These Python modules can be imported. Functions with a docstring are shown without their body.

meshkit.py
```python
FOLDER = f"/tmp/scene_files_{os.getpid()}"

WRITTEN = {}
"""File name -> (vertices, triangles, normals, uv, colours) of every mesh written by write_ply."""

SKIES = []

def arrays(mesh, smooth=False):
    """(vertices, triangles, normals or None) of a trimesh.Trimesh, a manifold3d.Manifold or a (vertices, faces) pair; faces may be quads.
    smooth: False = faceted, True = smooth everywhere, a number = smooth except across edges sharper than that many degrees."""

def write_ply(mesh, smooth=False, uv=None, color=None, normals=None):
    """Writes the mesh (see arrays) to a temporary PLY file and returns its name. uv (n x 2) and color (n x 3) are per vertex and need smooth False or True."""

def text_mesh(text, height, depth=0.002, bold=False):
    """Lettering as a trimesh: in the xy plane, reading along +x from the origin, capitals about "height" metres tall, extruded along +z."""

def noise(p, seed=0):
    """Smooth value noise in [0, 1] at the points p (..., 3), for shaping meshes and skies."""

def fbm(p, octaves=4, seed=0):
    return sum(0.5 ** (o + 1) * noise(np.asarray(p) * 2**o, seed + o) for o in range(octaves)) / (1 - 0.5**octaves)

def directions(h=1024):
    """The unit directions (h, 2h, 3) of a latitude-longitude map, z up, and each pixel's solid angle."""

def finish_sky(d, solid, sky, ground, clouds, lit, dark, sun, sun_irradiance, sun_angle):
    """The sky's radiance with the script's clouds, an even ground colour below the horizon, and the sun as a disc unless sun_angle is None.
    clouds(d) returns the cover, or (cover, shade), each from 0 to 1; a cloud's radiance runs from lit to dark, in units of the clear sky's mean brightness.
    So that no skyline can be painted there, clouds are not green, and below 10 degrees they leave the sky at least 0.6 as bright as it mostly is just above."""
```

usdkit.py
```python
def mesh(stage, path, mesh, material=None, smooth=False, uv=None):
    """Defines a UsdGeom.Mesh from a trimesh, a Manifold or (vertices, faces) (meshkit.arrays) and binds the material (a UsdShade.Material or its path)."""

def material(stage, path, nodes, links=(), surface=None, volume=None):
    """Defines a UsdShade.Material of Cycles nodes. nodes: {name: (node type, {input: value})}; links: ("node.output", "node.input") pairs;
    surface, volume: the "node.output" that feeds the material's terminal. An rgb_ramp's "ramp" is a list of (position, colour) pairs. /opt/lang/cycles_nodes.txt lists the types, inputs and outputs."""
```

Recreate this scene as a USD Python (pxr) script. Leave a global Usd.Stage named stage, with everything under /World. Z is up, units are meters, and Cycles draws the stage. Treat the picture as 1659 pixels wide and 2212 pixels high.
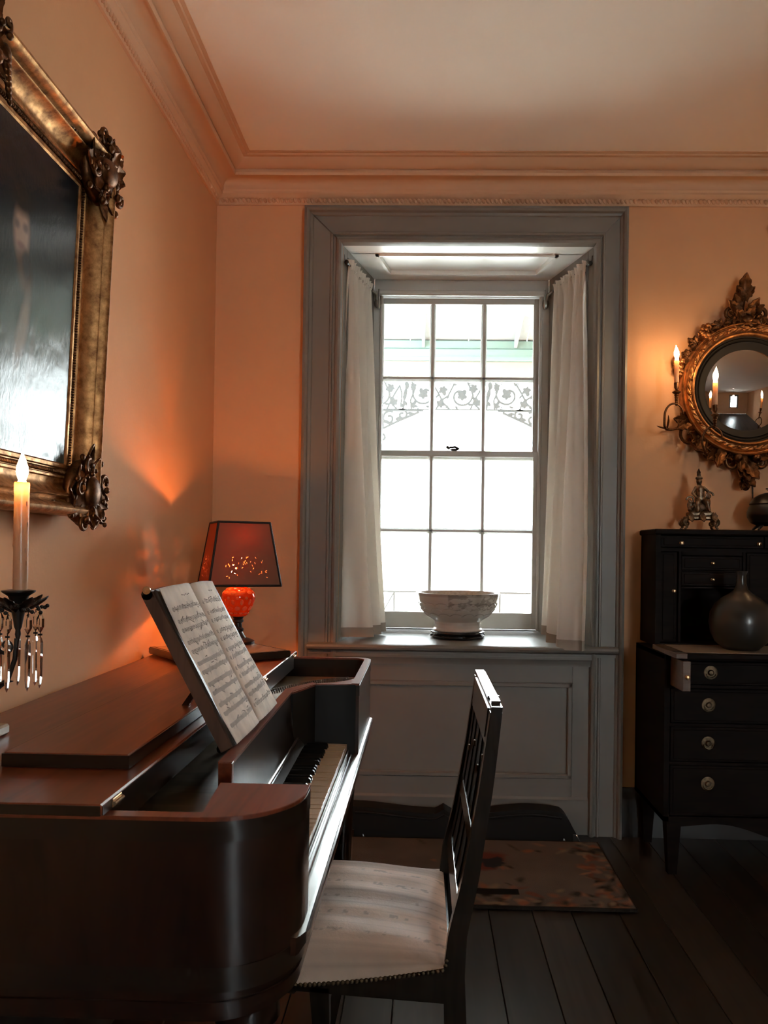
import math, random
import numpy as np, trimesh, usdkit, meshkit
import manifold3d as m3
from shapely.geometry import Polygon, LineString, Point, box as sbox
from shapely import affinity
from shapely.ops import unary_union
from pxr import Usd, UsdGeom, UsdLux, Gf, Sdf, Vt, UsdShade

random.seed(7); rng = np.random.default_rng(7)
PI = math.pi
stage = Usd.Stage.CreateInMemory()
UsdGeom.SetStageUpAxis(stage, UsdGeom.Tokens.z); UsdGeom.SetStageMetersPerUnit(stage, 1.0)
UsdGeom.Xform.Define(stage, '/World'); stage.SetDefaultPrim(stage.GetPrimAtPath('/World'))
UsdGeom.Scope.Define(stage, '/World/Looks')

# ------------------------------------------------------------------ camera
# room: left wall x=0, window wall y=0 (room on the -y side), floor z=0
ROLL, PITCH, YAW = 0.0139524, 0.0075085, 0.0238982
CX, CY, FPX = 874.527, 1176.605, 1700.0
cam = UsdGeom.Camera.Define(stage, '/World/camera')
HA = 24.0; FL = FPX * HA / 1659
cam.CreateHorizontalApertureAttr(HA); cam.CreateVerticalApertureAttr(HA * 2212 / 1659)
cam.CreateFocalLengthAttr(FL)
cam.CreateHorizontalApertureOffsetAttr(-(CX - 829.5) * HA / 1659)
cam.CreateVerticalApertureOffsetAttr((CY - 1106.0) * HA / 1659)
cam.CreateClippingRangeAttr(Gf.Vec2f(0.02, 500))
fwd = np.array([-math.sin(YAW) * math.cos(PITCH), math.cos(YAW) * math.cos(PITCH), math.sin(PITCH)])
r0 = np.array([math.cos(YAW), math.sin(YAW), 0]); u0 = np.cross(r0, fwd)
rt = math.cos(ROLL) * r0 + math.sin(ROLL) * u0; upv = -math.sin(ROLL) * r0 + math.cos(ROLL) * u0
EYE = np.array([.97, -3.58, 1.27])
UsdGeom.Xformable(cam).AddTransformOp().Set(Gf.Matrix4d(*rt, 0, *upv, 0, *(-fwd), 0, *EYE, 1))
cam.CreateExposureAttr(0.60)
cam.CreateFocusDistanceAttr(2.2); cam.CreateFStopAttr(8.0)

# ------------------------------------------------------------------ light from outside
SKY = 6.6
dome = UsdLux.DomeLight.Define(stage, '/World/sky_light')
dome.CreateIntensityAttr(SKY); dome.CreateColorAttr(Gf.Vec3f(0.90, 0.965, 1.0))
sun = UsdLux.DistantLight.Define(stage, '/World/sun')      # high sun from beyond the roof: lights the ground outside, not the room
sun.CreateIntensityAttr(88.0); sun.CreateAngleAttr(0.6); sun.CreateColorAttr(Gf.Vec3f(1, .96, .90))
UsdGeom.Xformable(sun).AddRotateXYZOp().Set(Gf.Vec3f(-31, 6, 0))
LAMP_POWER = 14.0       # shaded oil lamp on the piano
FLAME = 92.0           # candle bulbs
WARM = 2.5            # ceiling light of the room behind the camera

# ------------------------------------------------------------------ materials
def mat(name, nodes, links, surface):
    return usdkit.material(stage, '/World/Looks/' + name, nodes, links, surface=surface)

def plain(name, col, rough=.5, metal=0, spec=.5, coat=0, bump=0, bscale=60, var=.0, vscale=5, **kw):
    nodes = {'p': ('principled_bsdf', dict(base_color=col, roughness=rough, metallic=metal, specular_ior_level=spec, coat_weight=coat, **kw))}
    links = []
    if bump or var:
        nodes['g'] = ('geometry', {})
    if bump:
        nodes['bn'] = ('noise_texture', dict(scale=bscale, detail=4.0))
        nodes['b'] = ('bump', dict(strength=bump, distance=.01))
        links += [('g.position', 'bn.vector'), ('bn.fac', 'b.height'), ('b.normal', 'p.normal')]
    if var:
        c = np.array(col)
        nodes['vn'] = ('noise_texture', dict(scale=vscale, detail=5.0, roughness=.6))
        nodes['vr'] = ('rgb_ramp', dict(ramp=[(.3, tuple(c * (1 - var))), (.7, tuple(np.minimum(c * (1 + var), 1)))]))
        links += [('g.position', 'vn.vector'), ('vn.fac', 'vr.fac'), ('vr.color', 'p.base_color')]
    return mat(name, nodes, links, 'p.BSDF')

def wood(name, c1, c2, rough=.3, stretch=(14, 1.2, 14), spec=.5, coat=.3, coat_rough=.12, bump=.05):
    nodes = {'g': ('geometry', {}), 'm': ('mapping', dict(scale=stretch)), 'n': ('noise_texture', dict(scale=2.2, detail=7.0, roughness=.62, distortion=.6)),
             'r': ('rgb_ramp', dict(ramp=[(.32, c1), (.5, tuple((np.array(c1) + np.array(c2)) / 2)), (.68, c2)])),
             'b': ('bump', dict(strength=bump, distance=.004)),
             'p': ('principled_bsdf', dict(roughness=rough, specular_ior_level=spec, coat_weight=coat, coat_roughness=coat_rough))}
    links = [('g.position', 'm.vector'), ('m.vector', 'n.vector'), ('n.fac', 'r.fac'), ('r.color', 'p.base_color'), ('n.fac', 'b.height'), ('b.normal', 'p.normal')]
    return mat(name, nodes, links, 'p.BSDF')

def gilt(name, c1, c2, rough=.38, scale=18, bump=.12):
    nodes = {'g': ('geometry', {}), 'n': ('noise_texture', dict(scale=scale, detail=6.0, roughness=.65)),
             'r': ('rgb_ramp', dict(ramp=[(.3, c1), (.66, c2)])), 'rr': ('map_range', dict(from_min=.3, from_max=.7, to_min=rough + .15, to_max=rough - .06)),
             'b': ('bump', dict(strength=bump, distance=.004)), 'p': ('principled_bsdf', dict(metallic=.9))}
    links = [('g.position', 'n.vector'), ('n.fac', 'r.fac'), ('r.color', 'p.base_color'), ('n.fac', 'rr.value'), ('rr.result', 'p.roughness'), ('n.fac', 'b.height'), ('b.normal', 'p.normal')]
    return mat(name, nodes, links, 'p.BSDF')

def painted(name, rough=.5, spec=.5, bump=0, bscale=60, coat=0, stretch=(1, 1, 1)):
    nodes = {'a': ('attribute', dict(attribute='paint')), 'p': ('principled_bsdf', dict(roughness=rough, specular_ior_level=spec, coat_weight=coat, coat_roughness=.10))}
    links = [('a.color', 'p.base_color')]
    if bump:
        nodes.update(g=('geometry', {}), m=('mapping', dict(scale=stretch)), bn=('noise_texture', dict(scale=bscale, detail=5.0, roughness=.6)), b=('bump', dict(strength=bump, distance=.01)))
        links += [('g.position', 'm.vector'), ('m.vector', 'bn.vector'), ('bn.fac', 'b.height'), ('b.normal', 'p.normal'), ('b.normal', 'p.coat_normal')] if coat else [('g.position', 'm.vector'), ('m.vector', 'bn.vector'), ('bn.fac', 'b.height'), ('b.normal', 'p.normal')]
    return mat(name, nodes, links, 'p.BSDF')

def glow(name, col, strength):
    return mat(name, {'e': ('emission', dict(color=col, strength=strength))}, [], 'e.emission')

def cloth(name, col, trans=.35, bump=.2, bscale=300, rough=.9):
    nodes = {'g': ('geometry', {}), 'n': ('noise_texture', dict(scale=bscale, detail=3.0)), 'b': ('bump', dict(strength=bump, distance=.002)),
             'd': ('diffuse_bsdf', dict(color=col, roughness=1.0)), 't': ('translucent_bsdf', dict(color=col)), 'x': ('mix_closure', dict(fac=trans))}
    links = [('g.position', 'n.vector'), ('n.fac', 'b.height'), ('b.normal', 'd.normal'), ('d.BSDF', 'x.closure1'), ('t.BSDF', 'x.closure2')]
    return mat(name, nodes, links, 'x.closure')

M = {}
M['wall'] = plain('wall_paint', (.70, .375, .195), .75, spec=.25, bump=.05, bscale=90, var=.03, vscale=3)
M['plaster'] = plain('ceiling_paint', (.90, .79, .68), .85, spec=.2, bump=.03, bscale=60, var=.02, vscale=2)
M['cornice'] = plain('cornice_paint', (.66, .415, .26), .7, spec=.25)
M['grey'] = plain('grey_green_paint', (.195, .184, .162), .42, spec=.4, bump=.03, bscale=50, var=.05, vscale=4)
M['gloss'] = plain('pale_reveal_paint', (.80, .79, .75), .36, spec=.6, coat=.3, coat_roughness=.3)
M['sash'] = plain('sash_paint', (.46, .44, .40), .4, spec=.45, bump=.05, bscale=80)
M['skirt'] = plain('dark_skirting_paint', (.035, .03, .027), .4)
M['plank'] = [wood(f'floor_board_{k}', tuple(np.array((.020, .014, .011)) * s), tuple(np.array((.05, .036, .028)) * s), .33, (9, .7, 9), coat=.15, coat_rough=.3) for k, s in enumerate((.8, 1.0, 1.25))]
M['mahog'] = wood('mahogany_top', (.115, .027, .012), (.235, .054, .021), .34, (16, 1.1, 16), coat=.14, coat_rough=.22)
M['case'] = wood('mahogany_case', (.010, .005, .004), (.028, .011, .007), .28, (9, 9, 2), coat=.4, coat_rough=.15)
M['deskmatte'] = wood('music_desk_wood', (.085, .045, .030), (.150, .082, .054), .6, (9, 9, 2), coat=0, spec=.2)
M['boardtop'] = wood('board_top_wood', (.16, .10, .06), (.26, .17, .11), .35, (12, 2, 12), coat=.3)
M['ebony'] = plain('dark_banding', (.018, .011, .008), .28, coat=.3)
M['inside'] = plain('piano_inside', (.035, .024, .017), .5)
M['sound'] = wood('soundboard_wood', (.10, .068, .04), (.16, .11, .065), .45, (2, 20, 20), coat=.1)
M['ledge'] = wood('polished_ledge', (.035, .014, .009), (.07, .026, .014), .2, (16, 1.1, 16), coat=.8, coat_rough=.2)
M['ivory'] = plain('old_ivory', (.52, .37, .235), .3, coat=.2, var=.08, vscale=25)
M['sharp'] = plain('ebony_key', (.010, .009, .009), .22, coat=.4)
M['brass'] = gilt('brass', (.62, .42, .22), (.85, .62, .38), .14, 30, .0)
M['steel'] = plain('steel_pin', (.35, .33, .30), .3, metal=1)
M['dkmetal'] = plain('dark_bronze', (.020, .017, .015), .33, metal=.5, coat=.2)
M['gold'] = gilt('old_gilding', (.16, .068, .024), (.60, .315, .125), .42, 34, .22)
M['copper'] = gilt('reddish_gilding', (.14, .055, .020), (.55, .24, .085), .36, 30, .15)
M['golddk'] = gilt('tarnished_gilding', (.030, .014, .007), (.21, .09, .036), .40, 30, .2)
M['chairwood'] = wood('ebonised_wood', (.008, .006, .005), (.018, .012, .009), .24, (20, 20, 2), coat=.5, coat_rough=.1)
M['backmatte'] = plain('dull_black_wood', (.012, .010, .009), .55, spec=.2)
M['deskwood'] = wood('dark_walnut', (.005, .003, .0025), (.013, .007, .005), .6, (3, 3, 16), coat=.0, spec=.10)
M['deskrim'] = wood('worn_desk_edge', (.10, .06, .04), (.17, .10, .065), .3, (3, 3, 16), coat=.3)
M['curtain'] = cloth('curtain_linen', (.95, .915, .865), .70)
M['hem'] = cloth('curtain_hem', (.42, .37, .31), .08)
M['paper'] = painted('old_paper', .85, .2, .12, 25)
M['ink'] = plain('printed_ink', (.20, .165, .135), .9, spec=.1)
M['canvas'] = painted('oil_paint', .17, .42, .06, 60, coat=.0, stretch=(1, 1.6, .7))
M['rug'] = painted('wool_rug', .95, .1, .5, 220)
M['silk'] = painted('silk_seat', .6, .22, .15, 140)
M['ceramic'] = painted('glazed_ceramic', .22, .5, coat=.4)
M['blackstand'] = plain('black_stand', (.010, .010, .011), .25, coat=.4)
M['shade'] = mat('lamp_shade_paper', {'d': ('diffuse_bsdf', dict(color=(.34, .17, .11))), 't': ('translucent_bsdf', dict(color=(.15, .045, .020))), 'x': ('mix_closure', dict(fac=.42))},
                 [('d.BSDF', 'x.closure1'), ('t.BSDF', 'x.closure2')], 'x.closure')
M['wire'] = plain('dark_shade_trim', (.012, .008, .006), .6)
M['cutglass'] = mat('cranberry_glass', {'d': ('diffuse_bsdf', dict(color=(.40, .05, .015))), 't': ('translucent_bsdf', dict(color=(.55, .105, .022))), 'x': ('mix_closure', dict(fac=.7)), 'gl': ('glossy_bsdf', dict(roughness=.08, color=(1, 1, 1))), 'y': ('mix_closure', dict(fac=.06))},
                   [('d.BSDF', 'x.closure1'), ('t.BSDF', 'x.closure2'), ('x.closure', 'y.closure1'), ('gl.BSDF', 'y.closure2')], 'y.closure')
M['cutdot'] = mat('cut_to_clear_glass', {'d': ('diffuse_bsdf', dict(color=(.95, .50, .25))), 't': ('translucent_bsdf', dict(color=(1, .72, .45))), 'x': ('mix_closure', dict(fac=.9))},
                  [('d.BSDF', 'x.closure1'), ('t.BSDF', 'x.closure2')], 'x.closure')
M['crystal'] = plain('crystal', (1, 1, 1), .02, transmission_weight=1.0, ior=1.5)
M['wax'] = mat('candle_wax', {'d': ('diffuse_bsdf', dict(color=(.66, .44, .28))), 't': ('translucent_bsdf', dict(color=(.80, .44, .20))), 'x': ('mix_closure', dict(fac=.35)), 'gl': ('glossy_bsdf', dict(roughness=.25)), 'y': ('mix_closure', dict(fac=.05))},
                [('d.BSDF', 'x.closure1'), ('t.BSDF', 'x.closure2'), ('x.closure', 'y.closure1'), ('gl.BSDF', 'y.closure2')], 'y.closure')
M['flame'] = glow('lit_bulb', (1.0, .62, .30), FLAME)
M['mirror'] = plain('mirror_glass', (.70, .70, .70), .02, metal=1)
M['pane'] = mat('window_glass', {'t': ('transparent_bsdf', dict(color=(.96, .98, .97))), 'gl': ('glossy_bsdf', dict(roughness=.01)), 'f': ('fresnel', dict(IOR=1.45)), 'x': ('mix_closure', {})},
                [('f.fac', 'x.fac'), ('t.BSDF', 'x.closure1'), ('gl.BSDF', 'x.closure2')], 'x.closure')
M['vase'] = plain('dark_stoneware_glaze', (.030, .026, .022), .3, coat=.15)
M['bronze'] = gilt('statuette_bronze', (.05, .034, .022), (.34, .24, .16), .36, 60, .2)
M['darkpot'] = plain('dark_lacquer', (.012, .009, .008), .3)
M['verwhite'] = plain('verandah_white', (.19, .20, .198), .7)
M['vergreen'] = plain('verandah_green', (.090, .145, .125), .6)
M['vercream'] = plain('verandah_cream', (.15, .127, .11), .7)
M['iron'] = plain('pale_cast_iron', (.028, .031, .031), .6)
M['lawn'] = plain('pale_ground', (.50, .49, .45), .9, var=.1)

# ------------------------------------------------------------------ prim helpers
COUNT, LOC = {}, {}
def fresh(parent, name):
    key = (parent, name); n = COUNT.get(key, 0); COUNT[key] = n + 1
    return f'{parent}/{name}' if n == 0 else f'{parent}/{name}_{n:03d}'
def tag(p, label=None, cat=None, group=None, kind=None):
    for k, v in (('label', label), ('category', cat), ('group', group), ('kind', kind)):
        if v: p.SetCustomDataByKey(k, v)
    return p
def thing(name, label=None, cat=None, loc=(0, 0, 0), group=None, kind=None):
    path = fresh('/World', name); x = UsdGeom.Xform.Define(stage, path)
    x.AddTranslateOp().Set(Gf.Vec3d(*map(float, loc))); LOC[path] = np.array(loc, float)
    return tag(x.GetPrim(), label, cat, group, kind)
def cat_(*ms):
    flat = []
    for m in ms:
        if isinstance(m, (list, tuple)): flat.append(cat_(*m))
        elif hasattr(m, 'to_mesh'):
            q = m.to_mesh(); flat.append(trimesh.Trimesh(q.vert_properties[:, :3], q.tri_verts, process=False))
        else: flat.append(m)
    return trimesh.util.concatenate(flat)
def obj(name, mesh, m, parent=None, smooth=32, label=None, paint=None, kind=None):
    pp = str(parent.GetPath()) if parent is not None else '/World'
    path = fresh(pp, name)
    if isinstance(mesh, (list, tuple)): mesh = cat_(*mesh)
    if hasattr(mesh, 'to_mesh'):
        q = mesh.to_mesh(); mesh = trimesh.Trimesh(q.vert_properties[:, :3], q.tri_verts, process=False)
    mesh = mesh.copy(); base = LOC.get(pp, np.zeros(3)); mesh.vertices = mesh.vertices - base; LOC[path] = base
    if paint is None: mesh.merge_vertices()
    else: smooth = True
    g = usdkit.mesh(stage, path, mesh, M[m] if isinstance(m, str) else m, smooth=smooth)
    if paint is not None:
        UsdGeom.PrimvarsAPI(g).CreatePrimvar('paint', Sdf.ValueTypeNames.Color3fArray, 'vertex').Set(Vt.Vec3fArray.FromNumpy(np.asarray(paint, np.float32)))
    return tag(g.GetPrim(), label, kind=kind)
def struct(name, mesh=None, m=None, **k):
    if mesh is None: return thing(name, kind='structure', **k)
    return tag(obj(name, mesh, m, **k), kind='structure')

# ------------------------------------------------------------------ mesh helpers
def bx(x0, x1, y0, y1, z0, z1, b=0.0):
    if b <= 0:
        m = trimesh.creation.box((x1 - x0, y1 - y0, z1 - z0)); m.apply_translation(((x0 + x1) / 2, (y0 + y1) / 2, (z0 + z1) / 2)); return m
    b = min(b, (x1 - x0) * .45, (y1 - y0) * .45, (z1 - z0) * .45); P = []
    for X, sx in ((x0, 1), (x1, -1)):
        for Y, sy in ((y0, 1), (y1, -1)):
            for Z, sz in ((z0, 1), (z1, -1)):
                P += [(X + sx * b, Y + sy * b, Z), (X + sx * b, Y, Z + sz * b), (X, Y + sy * b, Z + sz * b)]
    return trimesh.convex.convex_hull(np.array(P))
def hull(P): return trimesh.convex.convex_hull(np.array(P, float))
def lathe(prof, n=40, at=(0, 0, 0)):
    m = trimesh.creation.revolve(np.array(prof, float), sections=n); m.apply_translation(at); return m
def lathe_dir(prof, d, at, n=40):
    m = trimesh.creation.revolve(np.array(prof, float), sections=n)
    m.apply_transform(trimesh.geometry.align_vectors([0, 0, 1], d)); m.apply_translation(at); return m
def tube(pts, r, n=8, closed=False):
    pts = np.array(pts, float); k = len(pts); r = np.broadcast_to(np.asarray(r, float), (k,))
    t = np.gradient(pts, axis=0) if not closed else np.roll(pts, -1, 0) - np.roll(pts, 1, 0)
    t /= np.linalg.norm(t, axis=1, keepdims=True) + 1e-12
    a = np.array([0, 0, 1.0]) if abs(t[0][2]) < .9 else np.array([1.0, 0, 0])
    V = []
    nrm = a - t[0] * (a @ t[0]); nrm /= np.linalg.norm(nrm)
    for i in range(k):
        nrm = nrm - t[i] * (nrm @ t[i]); nrm /= np.linalg.norm(nrm) + 1e-12; b = np.cross(t[i], nrm)
        for j in range(n):
            q = 2 * PI * j / n; V.append(pts[i] + r[i] * (math.cos(q) * nrm + math.sin(q) * b))
    Fc = []
    for i in range(k if closed else k - 1):
        for j in range(n):
            a0, a1 = i * n + j, i * n + (j + 1) % n; b0, b1 = ((i + 1) % k) * n + j, ((i + 1) % k) * n + (j + 1) % n
            Fc += [(a0, a1, b1), (a0, b1, b0)]
    if not closed:
        V += [pts[0], pts[-1]]; c0, c1 = len(V) - 2, len(V) - 1
        for j in range(n):
            Fc += [(c0, (j + 1) % n, j), (c1, (k - 1) * n + j, (k - 1) * n + (j + 1) % n)]
    return trimesh.Trimesh(np.array(V), np.array(Fc), process=False)
def prism(poly, axis, a, b):
    """poly: (p,q) points or a shapely polygon. axis x: (y,z), y: (x,z), z: (x,y)."""
    if not hasattr(poly, 'geom_type'): poly = Polygon(poly)
    geoms = [g for g in getattr(poly, 'geoms', [poly]) if g.area > 1e-9]
    out = []
    for g in geoms:
        m = trimesh.creation.extrude_polygon(g, b - a, engine='earcut'); v = m.vertices.copy(); p, q, h = v[:, 0], v[:, 1], v[:, 2] + a
        m.vertices = np.stack({'x': [h, p, q], 'y': [p, h, q], 'z': [p, q, h]}[axis], 1); m.fix_normals(); out.append(m)
    return cat_(out)
def loft(loopA, loopB):
    """two closed rings of the same length, capped (rings convex-ish: fan/earcut of ring A)."""
    A, B = np.array(loopA, float), np.array(loopB, float); n = len(A); V = np.vstack([A, B]); Fc = []
    for i in range(n):
        j = (i + 1) % n; Fc += [(i, j, n + j), (i, n + j, n + i)]
    m = trimesh.Trimesh(V, Fc, process=False)
    for ring in (A, B):
        c = ring.mean(0); k = np.argsort(-np.ptp(ring, axis=0))[:2]; k.sort()
        try:
            v2, f2 = trimesh.creation.triangulate_polygon(Polygon(ring[:, k]), engine='earcut')
            d = np.linalg.norm(ring[:, k][None] - v2[:, None], axis=2).argmin(1)
            m = trimesh.util.concatenate([m, trimesh.Trimesh(ring[d], f2, process=False)])
        except Exception: pass
    m.merge_vertices(); m.fix_normals(); return m
def sheet(G, th):
    """grid (a,b,3) of points -> thin solid."""
    G = np.array(G, float); a, b = G.shape[:2]
    du, dv = np.gradient(G, axis=0), np.gradient(G, axis=1); N = np.cross(du, dv); N /= np.linalg.norm(N, axis=2, keepdims=True) + 1e-12
    T, Bm = G + N * th / 2, G - N * th / 2; V = np.vstack([T.reshape(-1, 3), Bm.reshape(-1, 3)]); o = a * b; Fc = []
    I = np.arange(o).reshape(a, b)
    q = np.stack([I[:-1, :-1], I[1:, :-1], I[1:, 1:], I[:-1, 1:]], -1).reshape(-1, 4)
    Fc = [q[:, [0, 1, 2]], q[:, [0, 2, 3]], q[:, [0, 2, 1]] + o, q[:, [0, 3, 2]] + o]
    ring = np.concatenate([I[0, :-1], I[:-1, -1], I[-1, :0:-1], I[:0:-1, 0]]); nx = np.roll(ring, -1)
    Fc += [np.stack([ring, ring + o, nx + o], 1), np.stack([ring, nx + o, nx], 1)]
    return trimesh.Trimesh(V, np.vstack(Fc), process=False)
def frame_of(origin, side, along, out):
    T = np.eye(4); T[:3, 0], T[:3, 1], T[:3, 2], T[:3, 3] = side, along, out, origin; return T
def leaf(L, W, lobes=3, curl=.3, fold=.15, th=.004, n=14, m=7):
    """acanthus-like leaf in the xy plane: along +y, face +z, curling up at the tip."""
    t = np.linspace(0, 1, n); s = np.linspace(-1, 1, m); G = np.zeros((n, m, 3))
    for i, ti in enumerate(t):
        w = W / 2 * (math.sin(PI * min(1, ti * .93 + .07)) ** .75) * (1 - .28 * (0.5 - 0.5 * math.cos(2 * PI * lobes * ti)))
        G[i, :, 0] = s * w; G[i, :, 1] = L * ti - .12 * L * (s ** 2) * (1 - ti); G[i, :, 2] = fold * W * np.abs(s) * (1 - .6 * ti) + curl * L * ti ** 2.4 + .01 * W * np.cos(s * 9)
    return sheet(G, th)
def place(m, T): m = m.copy(); m.apply_transform(T); return m
def ball(c, r, sub=2, sc=(1, 1, 1)):
    m = trimesh.creation.icosphere(sub, 1.0); m.vertices = m.vertices * (np.array(sc) * r) + np.array(c); return m
def scroll(c, side, upd, r0, turns=1.3, r=.006, start=0., sgn=1, n=26, lift=None, taper=.6):
    side, upd = np.array(side, float), np.array(upd, float); P = []; R = []
    for k in range(n):
        q = k / (n - 1); a = start + sgn * q * turns * 2 * PI; rr = r0 * (1 - .82 * q)
        p = np.array(c, float) + rr * (math.cos(a) * side + math.sin(a) * upd)
        if lift is not None: p = p + np.array(lift) * q
        P.append(p); R.append(r * (1 - (1 - taper) * q))
    R[-1] *= 1.7
    return tube(P, R, 8)
def grid_paint(f, ou, ov, nu, nv, fn):
    """solid slab top painted: returns mesh of grid points f(u,v) plus colours fn(u,v)."""
    u, v = np.meshgrid(np.linspace(*ou, nu), np.linspace(*ov, nv), indexing='ij')
    return f(u, v), fn(u, v)
# ------------------------------------------------------------------ room shell
RX, RY, H = 5.3, -7.6, 3.0       # right wall, wall behind the camera, ceiling
# floor of wide boards
fl = struct('floor', loc=(0, 0, 0))
obj('subfloor', bx(-.1, RX + .1, RY - .1, .1, -.12, -.030), 'ebony', fl)
x = 0.0; k = 0
while x < RX:
    w = (.155, .138, .168, .147)[k % 4]; x1 = min(x + w, RX)
    cuts = [RY] + [[-2.95, ][0] if k % 3 == 1 else -4.4 if k % 3 == 0 else -3.7] + [0]
    for a, b in zip(cuts[:-1], cuts[1:]):
        obj('plank', bx(x + .0012, x1 - .0012, a + .001, b - .001, -.03, 0, .0015), M['plank'][(k * 7 + int(abs(a) * 10)) % 3], fl)
    x = x1; k += 1
struct('wall_left', bx(-.15, 0, RY - .15, .15, 0, H + .1), 'wall')
struct('wall_right', bx(RX, RX + .15, RY - .15, .15, 0, H + .1), 'wall')
# window wall, opening x .585-1.725, z 0..2.66 with a panelled breast below the sill
OX0, OX1, OZ = .585, 1.725, 2.66
WB = .62     # wall thickness
struct('wall_back', [bx(-.15, OX0 - .0, 0, WB, 0, H + .1), bx(OX1, RX + .15, 0, WB, 0, H + .1), bx(OX0, OX1, 0, WB, OZ + .03, H + .1), bx(OX0, OX1, .06, WB, 0, .80)], 'wall')
# wall behind the camera with one window opening
FX0, FX1 = 2.8, 3.75
struct('wall_front', [bx(-.15, FX0, RY - .3, RY, 0, H + .1), bx(FX1, RX + .15, RY - .3, RY, 0, H + .1), bx(FX0, FX1, RY - .3, RY, 0, .9), bx(FX0, FX1, RY - .3, RY, 2.5, H + .1)], 'wall')
struct('ceiling', bx(-.15, RX + .15, RY - .3, WB, H, H + .12), 'plaster')

# cornices: profile (projection p from the wall, z)
CP = [(0, 2.842), (.010, 2.842), (.014, 2.852), (.014, 2.866), (.024, 2.874), (.034, 2.884), (.034, 2.893), (.040, 2.900), (.040, 2.916), (.046, 2.928), (.058, 2.936), (.074, 2.939),
      (.098, 2.939), (.100, 2.932), (.108, 2.932), (.112, 2.942), (.110, 2.952), (.104, 2.956), (.104, 2.960), (.118, 2.962), (.134, 2.968), (.150, 2.980), (.156, 2.990), (.172, 2.990), (.176, 2.996), (.19, 2.996), (.19, 3.01), (0, 3.01)]
L_ = [(p, RY, z) for p, z in CP]; L2 = [(p, -p, z) for p, z in CP]
tl = struct('trim_1', loc=(0, 0, 2.84)); obj('cornice_moulding', loft(L_, L2), 'cornice', tl)
B_ = [(p, -p, z) for p, z in CP]; B2 = [(RX, -p, z) for p, z in CP]
tb = struct('trim_2', loc=(0, 0, 2.84)); obj('cornice_moulding', loft(B_, B2), 'cornice', tb)
# leaf enrichment along the lowest member
def beads(n0, n1, step, fn):
    out = []
    s = n0
    base = trimesh.creation.icosphere(1, 1.0)
    while s < n1:
        m = base.copy(); m.vertices = m.vertices * np.array([.0075, .0075, .0115]); m.apply_transform(trimesh.transformations.rotation_matrix(.45, [1, 0, 0]))
        c, ax = fn(s); 
        if ax: m.vertices = m.vertices[:, [1, 0, 2]]
        m.apply_translation(c); out.append(m); s += step
    return cat_(out)
obj('leaf_enrichment', beads(-3.3, -.03, .0195, lambda s: ((.016, s, 2.859), False)), 'cornice', tl, kind='stuff')
obj('leaf_enrichment', beads(.03, 2.9, .0195, lambda s: ((s, -.016, 2.859), True)), 'cornice', tb, kind='stuff')

# skirting right of the window
def skirting(x0, x1):
    return prism([(0, 0), (-.022, 0), (-.022, .165), (-.016, .185), (-.010, .20), (-.010, .215), (0, .218)], 'x', x0, x1)
struct('baseboard_back', [skirting(1.872, RX), skirting(0, .408)], 'skirt')
struct('baseboard_left', prism([(0, 0), (.022, 0), (.022, .165), (.016, .185), (.010, .20), (.010, .215), (0, .218)], 'y', RY, 0), 'skirt')

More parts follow.
